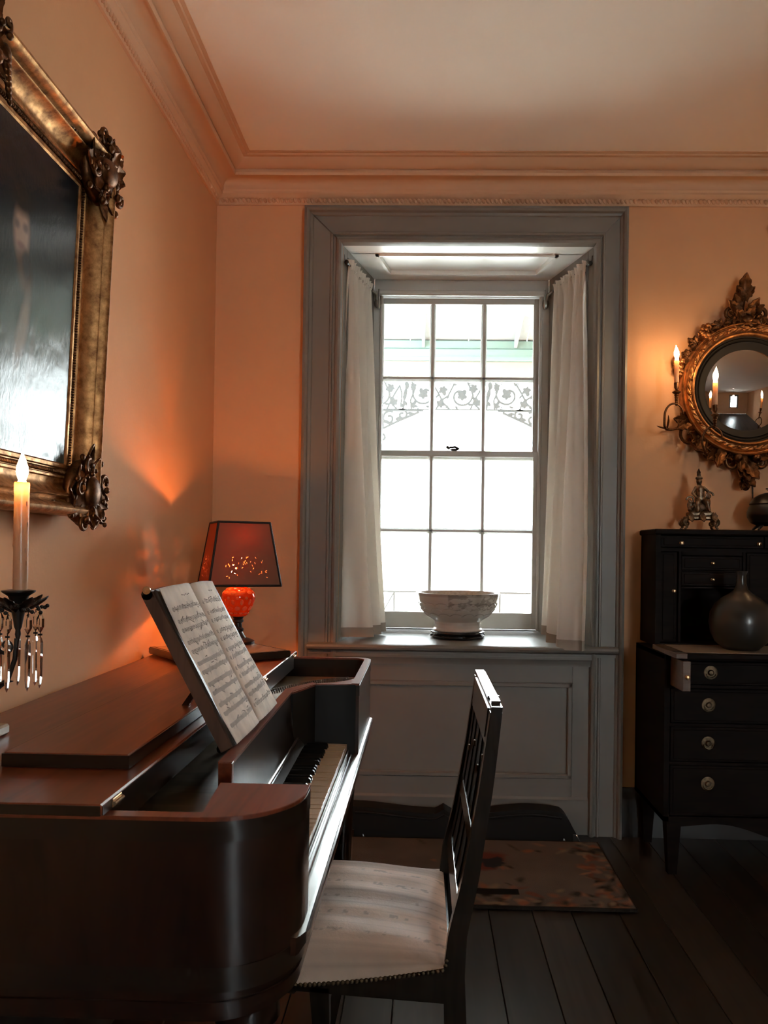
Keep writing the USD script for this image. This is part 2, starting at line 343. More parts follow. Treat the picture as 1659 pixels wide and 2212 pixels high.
# ------------------------------------------------------------------ window casing (architrave)
CX0, CX1, CZ = .412, 1.867, 2.823
AP = [(0, 0), (0, .052), (.012, .056), (.022, .050), (.026, .034), (.036, .030), (.040, .024), (.115, .024), (.120, .030), (.128, .030), (.132, .022), (.140, .022), (.146, .032), (.156, .036), (.166, .032), (.170, .018), (.172, 0)]  # (w from outer edge, projection)
def arch_ring(kind, s):
    R = []
    for w, p in AP:
        if kind == 'L': R.append((CX0 + w * 1.0, -p, s if s < 1 else CZ - w * .95))
        if kind == 'R': R.append((CX1 - w * .83, -p, s if s < 1 else CZ - w * .95))
        if kind == 'T': R.append(((CX0 + w) if s == 0 else (CX1 - w * .83), -p, CZ - w * .95))
    return R
ar = struct('trim_3', loc=(CX0, 0, 0))
obj('casing_side', loft(arch_ring('L', 0.0), arch_ring('L', 2)), 'grey', ar)
obj('casing_side', loft(arch_ring('R', 0.0), arch_ring('R', 2)), 'grey', ar)
obj('casing_head', loft(arch_ring('T', 0), arch_ring('T', 1)), 'grey', ar)

# ------------------------------------------------------------------ the window itself
JB0, JB1, YB = .700, 1.592, .45      # jamb at the back, depth of the reveal
win = struct('window_1', loc=(1.15, .45, .85))
def panel_frame(o, U, V, N, w, h, st, sunk=.012, mould=.014):
    """raised stiles around a sunk panel on a plane: o corner, U, V unit vectors, N towards the viewer."""
    o, U, V, N = map(lambda a: np.array(a, float), (o, U, V, N)); T = frame_of(o, U, V, N); out = []
    out.append(place(bx(0, w, 0, h, -.02, -sunk), T))
    for r in (bx(0, st, 0, h, -.02, 0, .002), bx(w - st, w, 0, h, -.02, 0, .002), bx(st, w - st, 0, st, -.02, 0, .002), bx(st, w - st, h - st, h, -.02, 0, .002)): out.append(place(r, T))
    for a, b, c, d in ((st, st + mould, st, h - st), (w - st - mould, w - st, st, h - st), (st, w - st, st, st + mould), (st, w - st, h - st - mould, h - st)):
        out.append(place(bx(a, b, c, d, -.02, .007, .004), T))
    return cat_(out)
for sgn, (xf, xb) in ((0, (OX0, JB0)), (1, (OX1, JB1))):
    U = np.array([xb - xf, YB, 0]); w = np.linalg.norm(U); U /= w; N = np.cross(U, [0, 0, 1.0]); N = N if (N[0] > 0) == (sgn == 0) else -N
    if sgn == 0: obj('jamb_panel', panel_frame((xf, 0, .85), U, (0, 0, 1), N, w, 1.83, .055), 'grey', win)
    else: obj('jamb_panel', panel_frame((xf, 0, .85), U, (0, 0, 1), N, w, 1.83, .055), 'grey', win)
# soffit: trapezoid with a sunk panel
def soffit():
    z = OZ; out = [hull([(OX0 - .02, -.005, z + .012), (OX1 + .02, -.005, z + .012), (JB0 - .02, YB + .02, z + .012), (JB1 + .02, YB + .02, z + .012), (OX0 - .02, -.005, z + .03), (OX1 + .02, -.005, z + .03), (JB0 - .02, YB + .02, z + .03), (JB1 + .02, YB + .02, z + .03)])]
    lerp = lambda t, e: (OX0 + (JB0 - OX0) * t) * (1 - e) + (OX1 + (JB1 - OX1) * t) * e
    def quad(t0, t1, e0, e1, d): 
        P = []
        for t in (t0, t1):
            for e in (e0, e1):
                for zz in (z - d, z + .014): P.append((lerp(t, e), YB * t, zz))
        return hull(P)
    out += [quad(0, .22, 0, 1, 0), quad(.80, 1.03, 0, 1, 0), quad(.2, .82, 0, .105, 0), quad(.2, .82, .895, 1, 0)]
    for t0, t1, e0, e1 in ((.22, .25, .105, .895), (.765, .80, .105, .895), (.22, .80, .105, .12), (.22, .80, .88, .895)): out.append(quad(t0, t1, e0, e1, .009))
    return cat_(out)
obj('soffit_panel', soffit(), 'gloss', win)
# sill board with rounded nosing, runs under the casing sides
obj('window_sill', [prism([(-.055, .822), (-.066, .827), (-.070, .836), (-.066, .845), (-.055, .850), (YB + .03, .868), (YB + .03, .80), (-.03, .80), (-.03, .815), (-.042, .822)], 'x', .452, 1.842)], 'grey', win)
obj('apron_moulding', prism([(0, .80), (-.034, .80), (-.034, .79), (-.026, .782), (-.020, .765), (-.020, .758), (0, .755)], 'x', .575, 1.73), 'grey', win)
# panelled breast below the sill
obj('breast_panel', panel_frame((OX0 - .01, -.004, .165), (1, 0, 0), (0, 0, 1), (0, -1, 0), OX1 - OX0 + .02, .60, .085, .014, .020), 'grey', win)
obj('breast_base', [bx(OX0 - .01, OX1 + .01, -.012, .05, 0, .155, .003), prism([(0, .15), (-.012, .15), (-.012, .158), (-.004, .168), (0, .168)], 'x', OX0 - .01, OX1 + .01)], 'grey', win)
# box frame
obj('sash_frame', [bx(JB0 - .03, JB0 + .034, YB - .005, YB + .16, .86, 2.60, .003), bx(JB1 - .034, JB1 + .03, YB - .005, YB + .16, .86, 2.60, .003), bx(JB0, JB1, YB - .005, YB + .16, 2.585, 2.66, .003), bx(JB0, JB1, YB + .02, YB + .2, .84, .872, .003),
                   bx(JB0 + .03, JB0 + .046, YB - .012, YB + .012, .87, 2.59, .004), bx(JB1 - .046, JB1 - .03, YB - .012, YB + .012, .87, 2.59, .004)], 'sash', win)
obj('head_bead', [bx(JB0 + .01, JB1 - .01, YB - .032, YB + .0, 2.573, 2.600, .006)], 'sash', win)
GX = [(.748, .992), (1.014, 1.258), (1.280, 1.524)]
def sash(name, y0, y1, z0, z1, zr, rails):
    s = obj(name, [bx(.722, .748, y0, y1, z0, z1, .003), bx(1.524, 1.556, y0, y1, z0, z1, .003), bx(.745, 1.527, y0, y1, z0, z0 + rails[0], .003), bx(.745, 1.527, y0, y1, z1 - rails[1], z1, .003)], 'sash', win)
    za, zb = z0 + rails[0], z1 - rails[1]
    for xm in (1.003, 1.269):
        obj('glazing_bar', hull([(xm - .0150, y1 - .004, za - .002), (xm + .0150, y1 - .004, za - .002), (xm - .007, y0 + .004, za - .002), (xm + .007, y0 + .004, za - .002), (xm - .0150, y1 - .004, zb + .002), (xm + .0150, y1 - .004, zb + .002), (xm - .007, y0 + .004, zb + .002), (xm + .007, y0 + .004, zb + .002)]), 'sash', s)
    obj('glazing_bar', hull([(.746, y1 - .004, zr - .0135), (.746, y1 - .004, zr + .0135), (.746, y0 + .004, zr - .005), (.746, y0 + .004, zr + .005), (1.526, y1 - .004, zr - .0135), (1.526, y1 - .004, zr + .0135), (1.526, y0 + .004, zr - .005), (1.526, y0 + .004, zr + .005)]), 'sash', s)
    ym = (y0 + y1) / 2 + .006
    for gx0, gx1 in GX:
        for a, b in ((za, zr - .006), (zr + .006, zb)):
            obj('pane', bx(gx0 - .004, gx1 + .004, ym, ym + .003, a, b), 'pane', s)
sash('lower_sash', .452, .487, .875, 1.785, 1.374, (.083, .030))
sash('upper_sash', .492, .527, 1.742, 2.580, 2.166, (.034, .030))
obj('sash_lock', [ball((1.120, .472, 1.792), .013, 2, (1.6, 1, .5)), tube([(1.09, .468, 1.797), (1.10, .46, 1.803), (1.125, .47, 1.806), (1.145, .48, 1.797)], .006), ball((1.086, .466, 1.804), .008)], 'dkmetal', win)
# window behind the camera, only seen in the mirror
w2 = struct('window_2', loc=(FX0, RY, .9))
obj('sash_frame', [bx(FX0, FX0 + .06, RY - .2, RY - .1, .9, 2.5), bx(FX1 - .06, FX1, RY - .2, RY - .1, .9, 2.5), bx(FX0, FX1, RY - .2, RY - .1, .9, .97), bx(FX0, FX1, RY - .2, RY - .1, 2.43, 2.5), bx(FX0, FX1, RY - .19, RY - .12, 1.68, 1.73)], 'sash', w2)
obj('glazing_bar', [bx(FX0 + k * .3167 - .012, FX0 + k * .3167 + .012, RY - .17, RY - .14, .95, 2.45) for k in (1, 2)], 'sash', w2)
obj('pane', bx(FX0 + .05, FX1 - .05, RY - .155, RY - .152, .95, 2.45), 'pane', w2)
obj('casing', [bx(FX0 - .14, FX0, RY, RY + .03, .8, 2.64), bx(FX1, FX1 + .14, RY, RY + .03, .8, 2.64), bx(FX0 - .14, FX1 + .14, RY, RY + .03, 2.5, 2.64)], 'grey', w2)

# ------------------------------------------------------------------ verandah outside
YV = 2.9
struct('ground', bx(-60, 60, .62, 120, -.65, -.6), 'lawn')
vr = thing('verandah', 'white and pale green verandah roof with hanging cast iron lace outside the window', 'verandah', (1.2, YV, -.6))
obj('deck', bx(-3, 5.5, WB, YV + .1, -.16, -.05), plain('deck_boards', (.62, .60, .56), .7), vr)
for k in range(18):          # ceiling boards sloping down to the eave
    a, b = -3 + k * .48, -3 + (k + 1) * .48 - .006
    obj('ceiling_board', hull([(X, Y, Z + dz) for X in (a, b) for (Y, Z) in ((WB, 3.75), (YV + .05, 2.99)) for dz in (0, .02)]), 'verwhite', vr)
for xr in (-1.6, -.72, .16, .945, 1.70, 2.6, 3.5, 4.4):
    obj('rafter', hull([(X, Y, Z) for X in (xr - .012, xr + .012) for (Y, Z) in ((WB, 3.73), (WB, 3.68), (YV, 2.985), (YV, 2.93))]), 'verwhite', vr)
obj('hip_rafter', hull([(1.40, 1.95, 3.06), (1.40, 1.95, 3.18), (1.46, 1.95, 3.06), (1.46, 1.95, 3.18), (2.35, 2.75, 2.88), (2.35, 2.75, 3.0), (2.41, 2.72, 2.88), (2.41, 2.72, 3.0)]), 'vergreen', vr)
obj('eave_beam', [bx(-3, 5.5, YV - .03, YV + .06, 2.93, 3.0, .005)], 'vergreen', vr)
obj('eave_beam', [bx(-3, 5.5, YV - .05, YV + .06, 2.83, 2.928, .006), bx(-3, 5.5, YV - .055, YV - .04, 2.862, 2.868)], 'vergreen', vr)
obj('fascia', bx(-3, 5.5, YV - .02, YV + .05, 2.68, 2.835, .005), 'vercream', vr)
for xp in (-.95, .42, 2.10, 3.5):
    obj('post', [lathe([(0, -.1), (.05, -.1), (.05, .3), (.035, .34), (.03, 1.9), (.045, 1.94), (.045, 2.0), (.032, 2.03), (.032, 2.7), (0, 2.7)], 14, (xp, YV, 0))], 'iron', vr)
def lace2d():
    """one repeat .685 wide, .245 high, origin bottom-left, as a shapely polygon."""
    W_, H_ = .685, .245; S = []
    def curve(pts, w): S.append(LineString(pts).buffer(w * 1.45, 4))
    def spiral(cx, cy, r, a0, turns, w, sg=1):
        curve([(cx + r * (1 - .75 * t) * math.cos(a0 + sg * turns * 2 * PI * t), cy + r * (1 - .75 * t) * math.sin(a0 + sg * turns * 2 * PI * t)) for t in np.linspace(0, 1, 26)], w)
    def blob(x, y, a, b, rot): S.append(affinity.rotate(affinity.scale(Point(x, y).buffer(1, 6), a * 1.12, b * 1.12), rot))
    curve([(0, .004), (W_, .004)], .0045); curve([(0, H_ - .003), (W_, H_ - .003)], .004)
    def vineleaf(x, y, r, rot):
        for q, (d, a, b) in enumerate(((0, 1.0, .42), (62, .72, .34), (-62, .72, .34), (128, .5, .28), (-128, .5, .28))):
            t = math.radians(rot + d); blob(x + .62 * a * r * math.cos(t), y + .62 * a * r * math.sin(t), r * a * .75, r * b, rot + d)
    # upright bud between two repeats
    curve([(.030, 0), (.036, .07), (.050, .15), (.058, .21)], .006); blob(.046, .13, .015, .052, -10); blob(.060, .205, .017, .030, 8); blob(.030, .04, .022, .012, 35); blob(.052, .055, .02, .010, 120)
    # two opposed running scrolls with vine leaves
    for c0, sg, a0 in (((.205, .130), 1, 2.4), ((.505, .120), -1, .7)):
        spiral(c0[0], c0[1], .105, a0, 1.0, .0058, sg); vineleaf(c0[0] - .004 * sg, c0[1] - .008, .046, 120 if sg > 0 else 60)
        for q in range(5):
            t = a0 + sg * (q * 1.15 + .3); blob(c0[0] + .106 * math.cos(t), c0[1] + .106 * math.sin(t), .017, .008, math.degrees(t) + 55)
    for cx, cy, r, rot in ((.355, .175, .040, -70), (.335, .045, .040, 70), (.620, .185, .038, 200), (.640, .055, .040, 110), (.110, .205, .030, -60), (.110, .035, .032, 60)): vineleaf(cx, cy, r, rot)
    for P in ([(.30, .0), (.33, .07), (.40, .12), (.44, .20)], [(.27, .22), (.32, .14), (.36, .06), (.42, .0)], [(.56, .23), (.60, .14), (.62, .05), (.67, .0)], [(.58, .0), (.62, .09), (.66, .16), (.685, .2)], [(.10, .0), (.09, .08), (.12, .16), (.10, .24)], [(0, .2), (.02, .13), (.01, .03)]): curve(P, .0052)
    for cx, cy, r in ((.285, .215, .013), (.415, .225, .012), (.39, .03, .013), (.58, .215, .012), (.155, .225, .012), (.15, .02, .012), (.665, .115, .012)): S.append(Point(cx, cy).buffer(r, 6).difference(Point(cx, cy).buffer(r * .45, 5)))
    return unary_union(S).intersection(sbox(0, 0, W_, H_)).simplify(.001)
L2D = lace2d()
for k in range(-5, 7):
    obj('lace_panel', prism(affinity.translate(L2D, .80 + .685 * k - .045, 2.43), 'y', YV - .008, YV + .010), 'iron', vr, smooth=False)
def bracket2d():
    S = []
    for c, r, a, sg in (((-.12, .0), .075, 0, 1), ((-.22, .06), .06, 2, -1), ((-.33, .09), .045, 1, 1), ((-.06, -.12), .05, 2.5, -1), ((-.16, -.1), .04, 0, 1)):
        S.append(LineString([(c[0] + r * (1 - .7 * t) * math.cos(a + sg * 7 * t), c[1] + r * (1 - .7 * t) * math.sin(a + sg * 7 * t)) for t in np.linspace(0, 1, 24)]).buffer(.0095, 3))
    S += [LineString([(0, -.26), (-.05, -.16), (-.14, -.04), (-.28, .03), (-.46, .11)]).buffer(.009, 3), LineString([(0, -.22), (0, .13)]).buffer(.008), LineString([(-.5, .125), (0, .125)]).buffer(.006)]
    for x_, y_, a, b, r in ((-.1, -.05, .03, .014, 40), (-.2, .03, .032, .016, 20), (-.3, .06, .03, .015, -20), (-.07, .07, .03, .018, 60), (-.05, -.19, .02, .035, 0), (-.4, .1, .03, .014, 10)):
        S.append(affinity.rotate(affinity.scale(Point(x_, y_).buffer(1, 6), a, b), r))
    return unary_union(S).simplify(.001)
BR = bracket2d()
for xp, s in ((2.07, 1), (.45, -1), (3.47, 1), (2.13, -1)):
    obj('lace_bracket', prism(affinity.translate(affinity.scale(BR, s, 1, origin=(0, 0)), xp, 2.30), 'y', YV - .008, YV + .010), 'iron', vr, smooth=False)
obj('handrail', bx(-3, 5.5, YV - .012, YV + .012, .925, .94), 'iron', vr)
for xp in (-.35, .62, .733, 1.6, 2.6): obj('baluster', bx(xp - .008, xp + .008, YV - .008, YV + .008, -.05, .93), 'iron', vr)
for a, b in (((.733, .30), (1.02, .93)), ((.733, .93), (.733 - .4, .2)), ((1.6, .3), (1.02, .93))):
    obj('rail_brace', tube([(a[0], YV, a[1]), (b[0], YV, b[1])], .006, 6), 'iron', vr)

# ------------------------------------------------------------------ curtains
def curtain(name, label, top, bot, z1, z0f, folds, ph, n=90, m=40):
    """top, bot: plan polylines; hangs from z1 down to z0f(s)."""
    top, bot = np.array(top, float), np.array(bot, float)
    def along(P, s):
        d = np.r_[0, np.cumsum(np.linalg.norm(np.diff(P, axis=0), axis=1))]; d /= d[-1]
        return np.stack([np.interp(s, d, P[:, 0]), np.interp(s, d, P[:, 1])], 1)
    s = np.linspace(0, 1, n); A, B = along(top, s), along(bot, s); G = np.zeros((m, n, 3))
    ta = np.gradient(A, axis=0); ta /= np.linalg.norm(ta, axis=1, keepdims=True); nb = np.stack([-ta[:, 1], ta[:, 0]], 1)
    for i, t in enumerate(np.linspace(0, 1, m)):
        e = t ** 1.5
        P = A * (1 - e) + B * e
        g = math.exp(-t * 22)            # tight gathers near the rod
        off = g * .010 * np.sin(s * 2 * PI * folds * 2.6) + (1 - g) * (.017 + .017 * t) * np.sin(s * 2 * PI * folds + ph + .8 * np.sin(3 * t + 5 * s)) + .006 * (1 - g) * np.sin(s * 2 * PI * folds * 2.3 + 2 * t)
        zt = z1 + .012 * np.sin(s * 2 * PI * folds * 2.6 + 1) * g
        z = zt + (np.array([z0f(q) for q in s]) - zt) * t
        G[i, :, :2] = P + nb * off[:, None]; G[i, :, 2] = z
    c = thing(name, label, 'curtain', (float(A[:, 0].mean()), float(A[:, 1].mean()), z1 - 1.7), group='window curtains')
    k = int(m * .955)
    obj('drape', sheet(G[:k + 1], .0022), 'curtain', c, smooth=True)
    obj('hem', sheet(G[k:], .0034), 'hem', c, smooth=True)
    hd = np.zeros((4, n, 3))
    for i, (dz, am) in enumerate(((.034, .016), (.022, .012), (.010, .009), (-.004, .008))):
        w_ = np.sin(s * 2 * PI * folds * 3.4 + .6 * np.sin(9 * s)); hd[i, :, :2] = A + nb * (am * w_)[:, None]; hd[i, :, 2] = z1 + dz + .006 * np.sin(s * 2 * PI * folds * 2.1 + i)
    obj('heading', sheet(hd, .0022), 'curtain', c, smooth=True)
    return c
curtain('curtain', 'cream linen curtain hanging at the left jamb of the window, towards the lamp', [(.612, .035), (.685, .36)], [(.615, .03), (.725, .045), (.778, .30)], 2.575, lambda s: .868 + .012 * s, 3.2, .4)
curtain('curtain', 'cream linen curtain at the right window jamb, its hem over the sill edge', [(1.695, .035), (1.607, .36)], [(1.700, -.088), (1.612, -.085), (1.575, .06), (1.563, .30)], 2.575, lambda s: .838 + .04 * min(1, s * 1.4) ** 4 if s < .9 else .878, 3.4, 2.2)
for nm, (a, b), lab in (('curtain_rod', ((.600, .005), (.690, .385)), 'thin dark swing rod at the window head holding the left curtain'), ('curtain_rod', ((1.708, .005), (1.602, .385)), 'thin dark swing rod at the window head holding the right curtain')):
    r = thing(nm, lab, 'curtain rod', (a[0], a[1], 2.58), group='curtain rods')
    obj('rod', tube([(a[0], a[1], 2.585), (b[0], b[1], 2.585)], .0055, 10), 'dkmetal', r)
    obj('finial', ball((a[0], a[1] - .004, 2.585), .011), 'dkmetal', r)
    sg = 1 if a[0] < 1 else -1
    obj('bracket', [tube([(b[0], b[1], 2.585), (b[0] + .02 * sg, b[1] + .03, 2.575), (b[0] + .028 * sg, b[1] + .055, 2.54)], .008, 10), ball((b[0] + .028 * sg, b[1] + .05, 2.535), .018, 2, (1, .6, 1.5)), tube([(b[0] + .035 * sg, b[1] + .03, 2.60), (b[0] + .035 * sg, b[1] + .03, 2.50)], .004)], 'steel', r)
    obj('hook', tube([(a[0], a[1] + .02, 2.585), (a[0] - .012 * sg, a[1] + .015, 2.60), (a[0] - .014 * sg, a[1] + .01, 2.625)], .004), 'dkmetal', r)

# ------------------------------------------------------------------ punch bowl on its stand
BXc, BYc = 1.138, .20
st = thing('bowl_stand', 'black turned stand under the white punch bowl on the sill', 'stand', (BXc, BYc, .861))
obj('ring', lathe([(.085, 0), (.122, 0), (.128, .005), (.128, .010), (.120, .014), (.124, .019), (.130, .023), (.128, .029), (.118, .032), (.085, .032), (.085, 0)], 48, (BXc, BYc, .861)), 'blackstand', st)
for k in range(8):
    a = k * PI / 4 + .2; obj('knob', ball((BXc + .126 * math.cos(a), BYc + .126 * math.sin(a), .871), .008, 1, (1.2, 1.2, .8)), 'blackstand', st)
def bowl():
    z0 = .893; prof = [(.004, .012), (.105, .006), (.118, .0), (.119, .006), (.113, .014), (.109, .030), (.110, .044), (.120, .052), (.145, .068), (.168, .092), (.183, .118), (.193, .148), (.199, .176), (.201, .179), (.198, .181), (.194, .178), (.186, .148), (.174, .114), (.155, .086), (.125, .064), (.06, .055), (.002, .053)]
    P = np.array(prof); d = np.r_[0, np.cumsum(np.linalg.norm(np.diff(P, axis=0), axis=1))]; nq, n = 330, 216; q = np.linspace(0, d[-1], nq)
    R = np.interp(q, d, P[:, 0])[:, None] + np.zeros((1, n)); Z = np.interp(q, d, P[:, 1])[:, None] + np.zeros((1, n)); A = (2 * PI * np.arange(n) / n)[None] + np.zeros((nq, 1)); outer = (q < d[13])[:, None] & (Z > .045)
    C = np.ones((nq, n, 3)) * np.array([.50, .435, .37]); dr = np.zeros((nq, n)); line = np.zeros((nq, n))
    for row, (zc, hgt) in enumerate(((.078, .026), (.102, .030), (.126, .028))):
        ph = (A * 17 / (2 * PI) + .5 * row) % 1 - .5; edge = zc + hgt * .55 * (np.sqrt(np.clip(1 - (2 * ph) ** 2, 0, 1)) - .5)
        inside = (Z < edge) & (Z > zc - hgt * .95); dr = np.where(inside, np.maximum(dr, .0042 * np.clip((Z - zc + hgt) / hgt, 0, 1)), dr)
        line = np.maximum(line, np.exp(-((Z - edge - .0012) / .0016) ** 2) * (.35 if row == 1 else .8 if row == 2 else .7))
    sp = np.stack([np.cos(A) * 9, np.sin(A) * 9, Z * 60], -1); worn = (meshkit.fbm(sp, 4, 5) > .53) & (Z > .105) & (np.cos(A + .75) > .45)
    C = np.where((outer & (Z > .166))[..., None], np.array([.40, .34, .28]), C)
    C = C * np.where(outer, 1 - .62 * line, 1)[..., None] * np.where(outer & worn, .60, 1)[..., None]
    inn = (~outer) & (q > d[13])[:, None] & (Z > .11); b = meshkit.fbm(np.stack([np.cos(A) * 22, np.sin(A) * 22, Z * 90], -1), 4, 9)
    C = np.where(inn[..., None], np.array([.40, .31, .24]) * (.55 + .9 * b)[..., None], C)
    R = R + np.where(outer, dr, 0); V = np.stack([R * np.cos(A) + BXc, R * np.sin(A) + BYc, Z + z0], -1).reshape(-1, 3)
    I = np.arange(nq * n).reshape(nq, n); J = np.roll(I, -1, 1); a0, a1, b0, b1 = I[:-1], J[:-1], I[1:], J[1:]
    F = [np.stack([a0, a1, b1], -1).reshape(-1, 3), np.stack([a0, b1, b0], -1).reshape(-1, 3)]; c0 = nq * n
    F += [np.stack([np.full(n, c0), J[0], I[0]], -1), np.stack([np.full(n, c0 + 1), I[-1], J[-1]], -1)]
    V = np.vstack([V, [(BXc, BYc, z0 + P[0][1]), (BXc, BYc, z0 + P[-1][1])]]); C = np.vstack([C.reshape(-1, 3), [[.5, .43, .37]] * 2])
    return trimesh.Trimesh(V, np.vstack(F), process=False), C
bm, bc = bowl()
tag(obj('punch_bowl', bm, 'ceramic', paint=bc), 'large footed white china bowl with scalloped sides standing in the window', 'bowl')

# ------------------------------------------------------------------ square piano (long side on the left wall)
PX0, PX1, PY0, PY1, ZR, ZC, ZB = .03, .785, -2.432, -.688, .875, .618, .565   # back, front, near end, far end, rim top, case bottom, base bottom
def outline(x1, r0, r1, inset=0, x0=PX0):
    """plan of the case with rounded front corners (near r0, far r1)."""
    a, b, y0, y1 = x0 + inset, x1 - inset, PY0 + inset, PY1 - inset; P = [(a, y0)]
    r0, r1 = max(r0 - inset, .01), max(r1 - inset, .01)
    P += [(b - r0 + r0 * math.sin(t), y0 + r0 - r0 * math.cos(t)) for t in np.linspace(0, PI / 2, 12)]
    P += [(b - r1 + r1 * math.cos(t), y1 - r1 + r1 * math.sin(t)) for t in np.linspace(0, PI / 2, 12)]
    return P + [(a, y1)]
pn = thing('square_piano', 'old mahogany square piano with open front lid along the left wall', 'piano', (.40, -1.56, 0))
RIM = Polygon(outline(PX1, .13, .06)); RIN = Polygon(outline(PX1, .13, .06, .022))
KY0, KY1 = -2.262, -1.272         # key well
well = sbox(.52, KY0, .90, KY1)
# rim walls: ring minus the key well opening; dark crossbanded bands above and below
ring = RIM.difference(RIN).difference(sbox(.60, KY0, .95, KY1 + .02))
obj('rim', [prism(ring, 'z', .655, .838)], 'case', pn)
obj('rim_band', [prism(Polygon(outline(PX1 + .0012, .13, .06)).difference(RIN).difference(sbox(.60, KY0, .95, KY1 + .02)), 'z', .838, .8695)], 'ebony', pn)
obj('rim_top', prism(ring.buffer(.0008), 'z', .8690, ZR), 'mahog', pn)
obj('rim_band', prism(Polygon(outline(PX1 + .0012, .13, .06)).difference(Polygon(outline(PX1, .13, .06, .05))), 'z', ZC, .655), 'ebony', pn)
obj('bottom_board', prism(RIN, 'z', ZC, ZC + .02), 'inside', pn)
bp = [prism(Polygon(outline(PX1 - .004, .13, .06, i)), 'z', a, b) for i, a, b in ((.004, .604, .6185), (0, .588, .604), (.003, .578, .588), (.012, .570, .578), (.026, ZB, .570))]
obj('base_moulding', bp, 'case', pn)
# key ledge along the front, rounded nose
LPI = [(.700, .640), (.700, .672), (.7655, .672), (.7685, .669), (.772, .6685), (.772, .640)]
LP = [(.7715, .640), (.7715, .6686), (.7905, .6655), (.796, .661), (.7975, .655), (.794, .648), (.788, .644), (.784, .640)]
obj('key_ledge', prism(LPI, 'y', KY0 - .004, KY1), 'ledge', pn)
obj('ledge_nosing', trimesh.boolean.intersection([prism(LP, 'y', -2.36, -.74), prism(Polygon(outline(PX1 + .0128, .138, .07)), 'z', .6, .7)], engine='manifold'), 'ledge', pn)
obj('ledge_groove', [prism([(.7672, .6694), (.7688, .6694), (.7688, .6703), (.7672, .6703)], 'y', -2.335, -1.275), prism([(.7915, .6652), (.7928, .6640), (.7933, .6646), (.7920, .6657)], 'y', -2.335, -.76)], 'ebony', pn)
# cheeks
ck = Polygon([p for p in outline(PX1, .13, .06) if p[1] < KY0 + .2 and p[0] > .5] + [(PX1, KY0), (.634, KY0), (.648, PY0)]).buffer(0)
obj('near_cheek', [prism(ck.buffer(-.006), 'z', .655, .8690), prism(ck, 'z', .8688, ZR + .0006)], 'mahog', pn)
fc = Polygon([(.650, -1.272), (.742, -1.262), (.783, -1.243), (.783, -1.20), (.770, -1.15), (.738, -1.204), (.70, -1.238), (.655, -1.258)])
obj('far_cheek', [prism(fc, 'z', .66, ZR - .001), prism([(.60, -1.41), (.615, -1.41), (.66, -1.272), (.65, -1.258), (.60, -1.35)], 'z', ZR - .006, ZR - .001)], 'mahog', pn)
obj('corner_block', prism([(.60, -1.41), (.615, -1.41), (.66, -1.272), (.65, -1.258), (.60, -1.35)], 'z', .66, ZR - .006), 'backmatte', pn)
obj('far_cheek_face', prism([(.652, -1.277), (.742, -1.268), (.784, -1.248), (.784, -1.05), (.775, -1.05), (.775, -1.24), (.738, -1.258), (.652, -1.266)], 'z', .66, ZR - .004), 'backmatte', pn)
# nameboard with top strip and lower moulding
nb = [hull([(.599, -2.128, .70), (.601, -2.128, ZR - .006), (.618, -2.128, ZR - .006), (.632, -2.128, .70), (.588, -1.36, .70), (.590, -1.36, ZR - .006), (.607, -1.36, ZR - .006), (.621, -1.36, .70)])]
nmb = obj('nameboard', nb, 'case', pn)
obj('top_strip', hull([(.596, -2.132, ZR - .006), (.622, -2.132, ZR - .006), (.596, -2.132, ZR), (.622, -2.132, ZR), (.586, -1.36, ZR - .006), (.611, -1.40, ZR - .006), (.586, -1.36, ZR), (.611, -1.40, ZR)]), 'mahog', nmb)
obj('top_strip', hull([(X, Y, Z) for X, Y in ((.586, -1.36), (.611, -1.40), (.660, -1.262), (.645, -1.248)) for Z in (ZR - .008, ZR)]), 'mahog', nmb)
obj('bead', tube([(.637, -2.20, .745), (.628, -1.40, .745)], .004, 8), 'ledge', nmb)
obj('lower_rail', hull([(.628, -2.20, .735), (.640, -2.20, .735), (.650, -2.20, .712), (.628, -2.20, .712), (.617, -1.30, .735), (.628, -1.30, .735), (.638, -1.30, .712), (.617, -1.30, .712)]), 'ebony', nmb)
obj('nameboard_end', [prism([(.600, KY0), (.634, KY0), (.632, -2.125), (.600, -2.125)], 'z', .66, .80), bx(.597, .6225, -2.136, -2.120, .70, ZR - .001, .001)], 'mahog', pn)
# keys: 43 naturals of 22.9 mm
obj('keybed', bx(.60, .750, KY0 + .001, KY1 - .004, .655, .682), 'ebony', pn)
obj('key_slip', bx(.7540, .7595, KY0, KY1, .672, .6855, .0015), 'ebony', pn)
KW = (KY1 - KY0) / 43
for k in range(43):
    a = KY0 + k * KW; dz = float(rng.normal(0, .0009)); gp = (.0007, .0007, .0012, .0022)[int(rng.integers(0, 4))]
    obj('white_key', bx(.61, .7535, a + .0006, a + KW - gp, .683, .7010 + dz, .0012), 'ivory', pn)
for k in range(42):
    if (k + 3) % 7 in (0, 1, 3, 4, 5):
        yb = KY0 + (k + 1) * KW; obj('black_key', hull([(.61, yb - .0055, .699), (.61, yb + .0055, .699), (.704, yb - .0055, .699), (.704, yb + .0055, .699), (.61, yb - .0045, .713), (.61, yb + .0045, .713), (.698, yb - .0043, .713), (.698, yb + .0043, .713), (.703, yb - .0044, .709), (.703, yb + .0044, .709)]), 'sharp', pn)
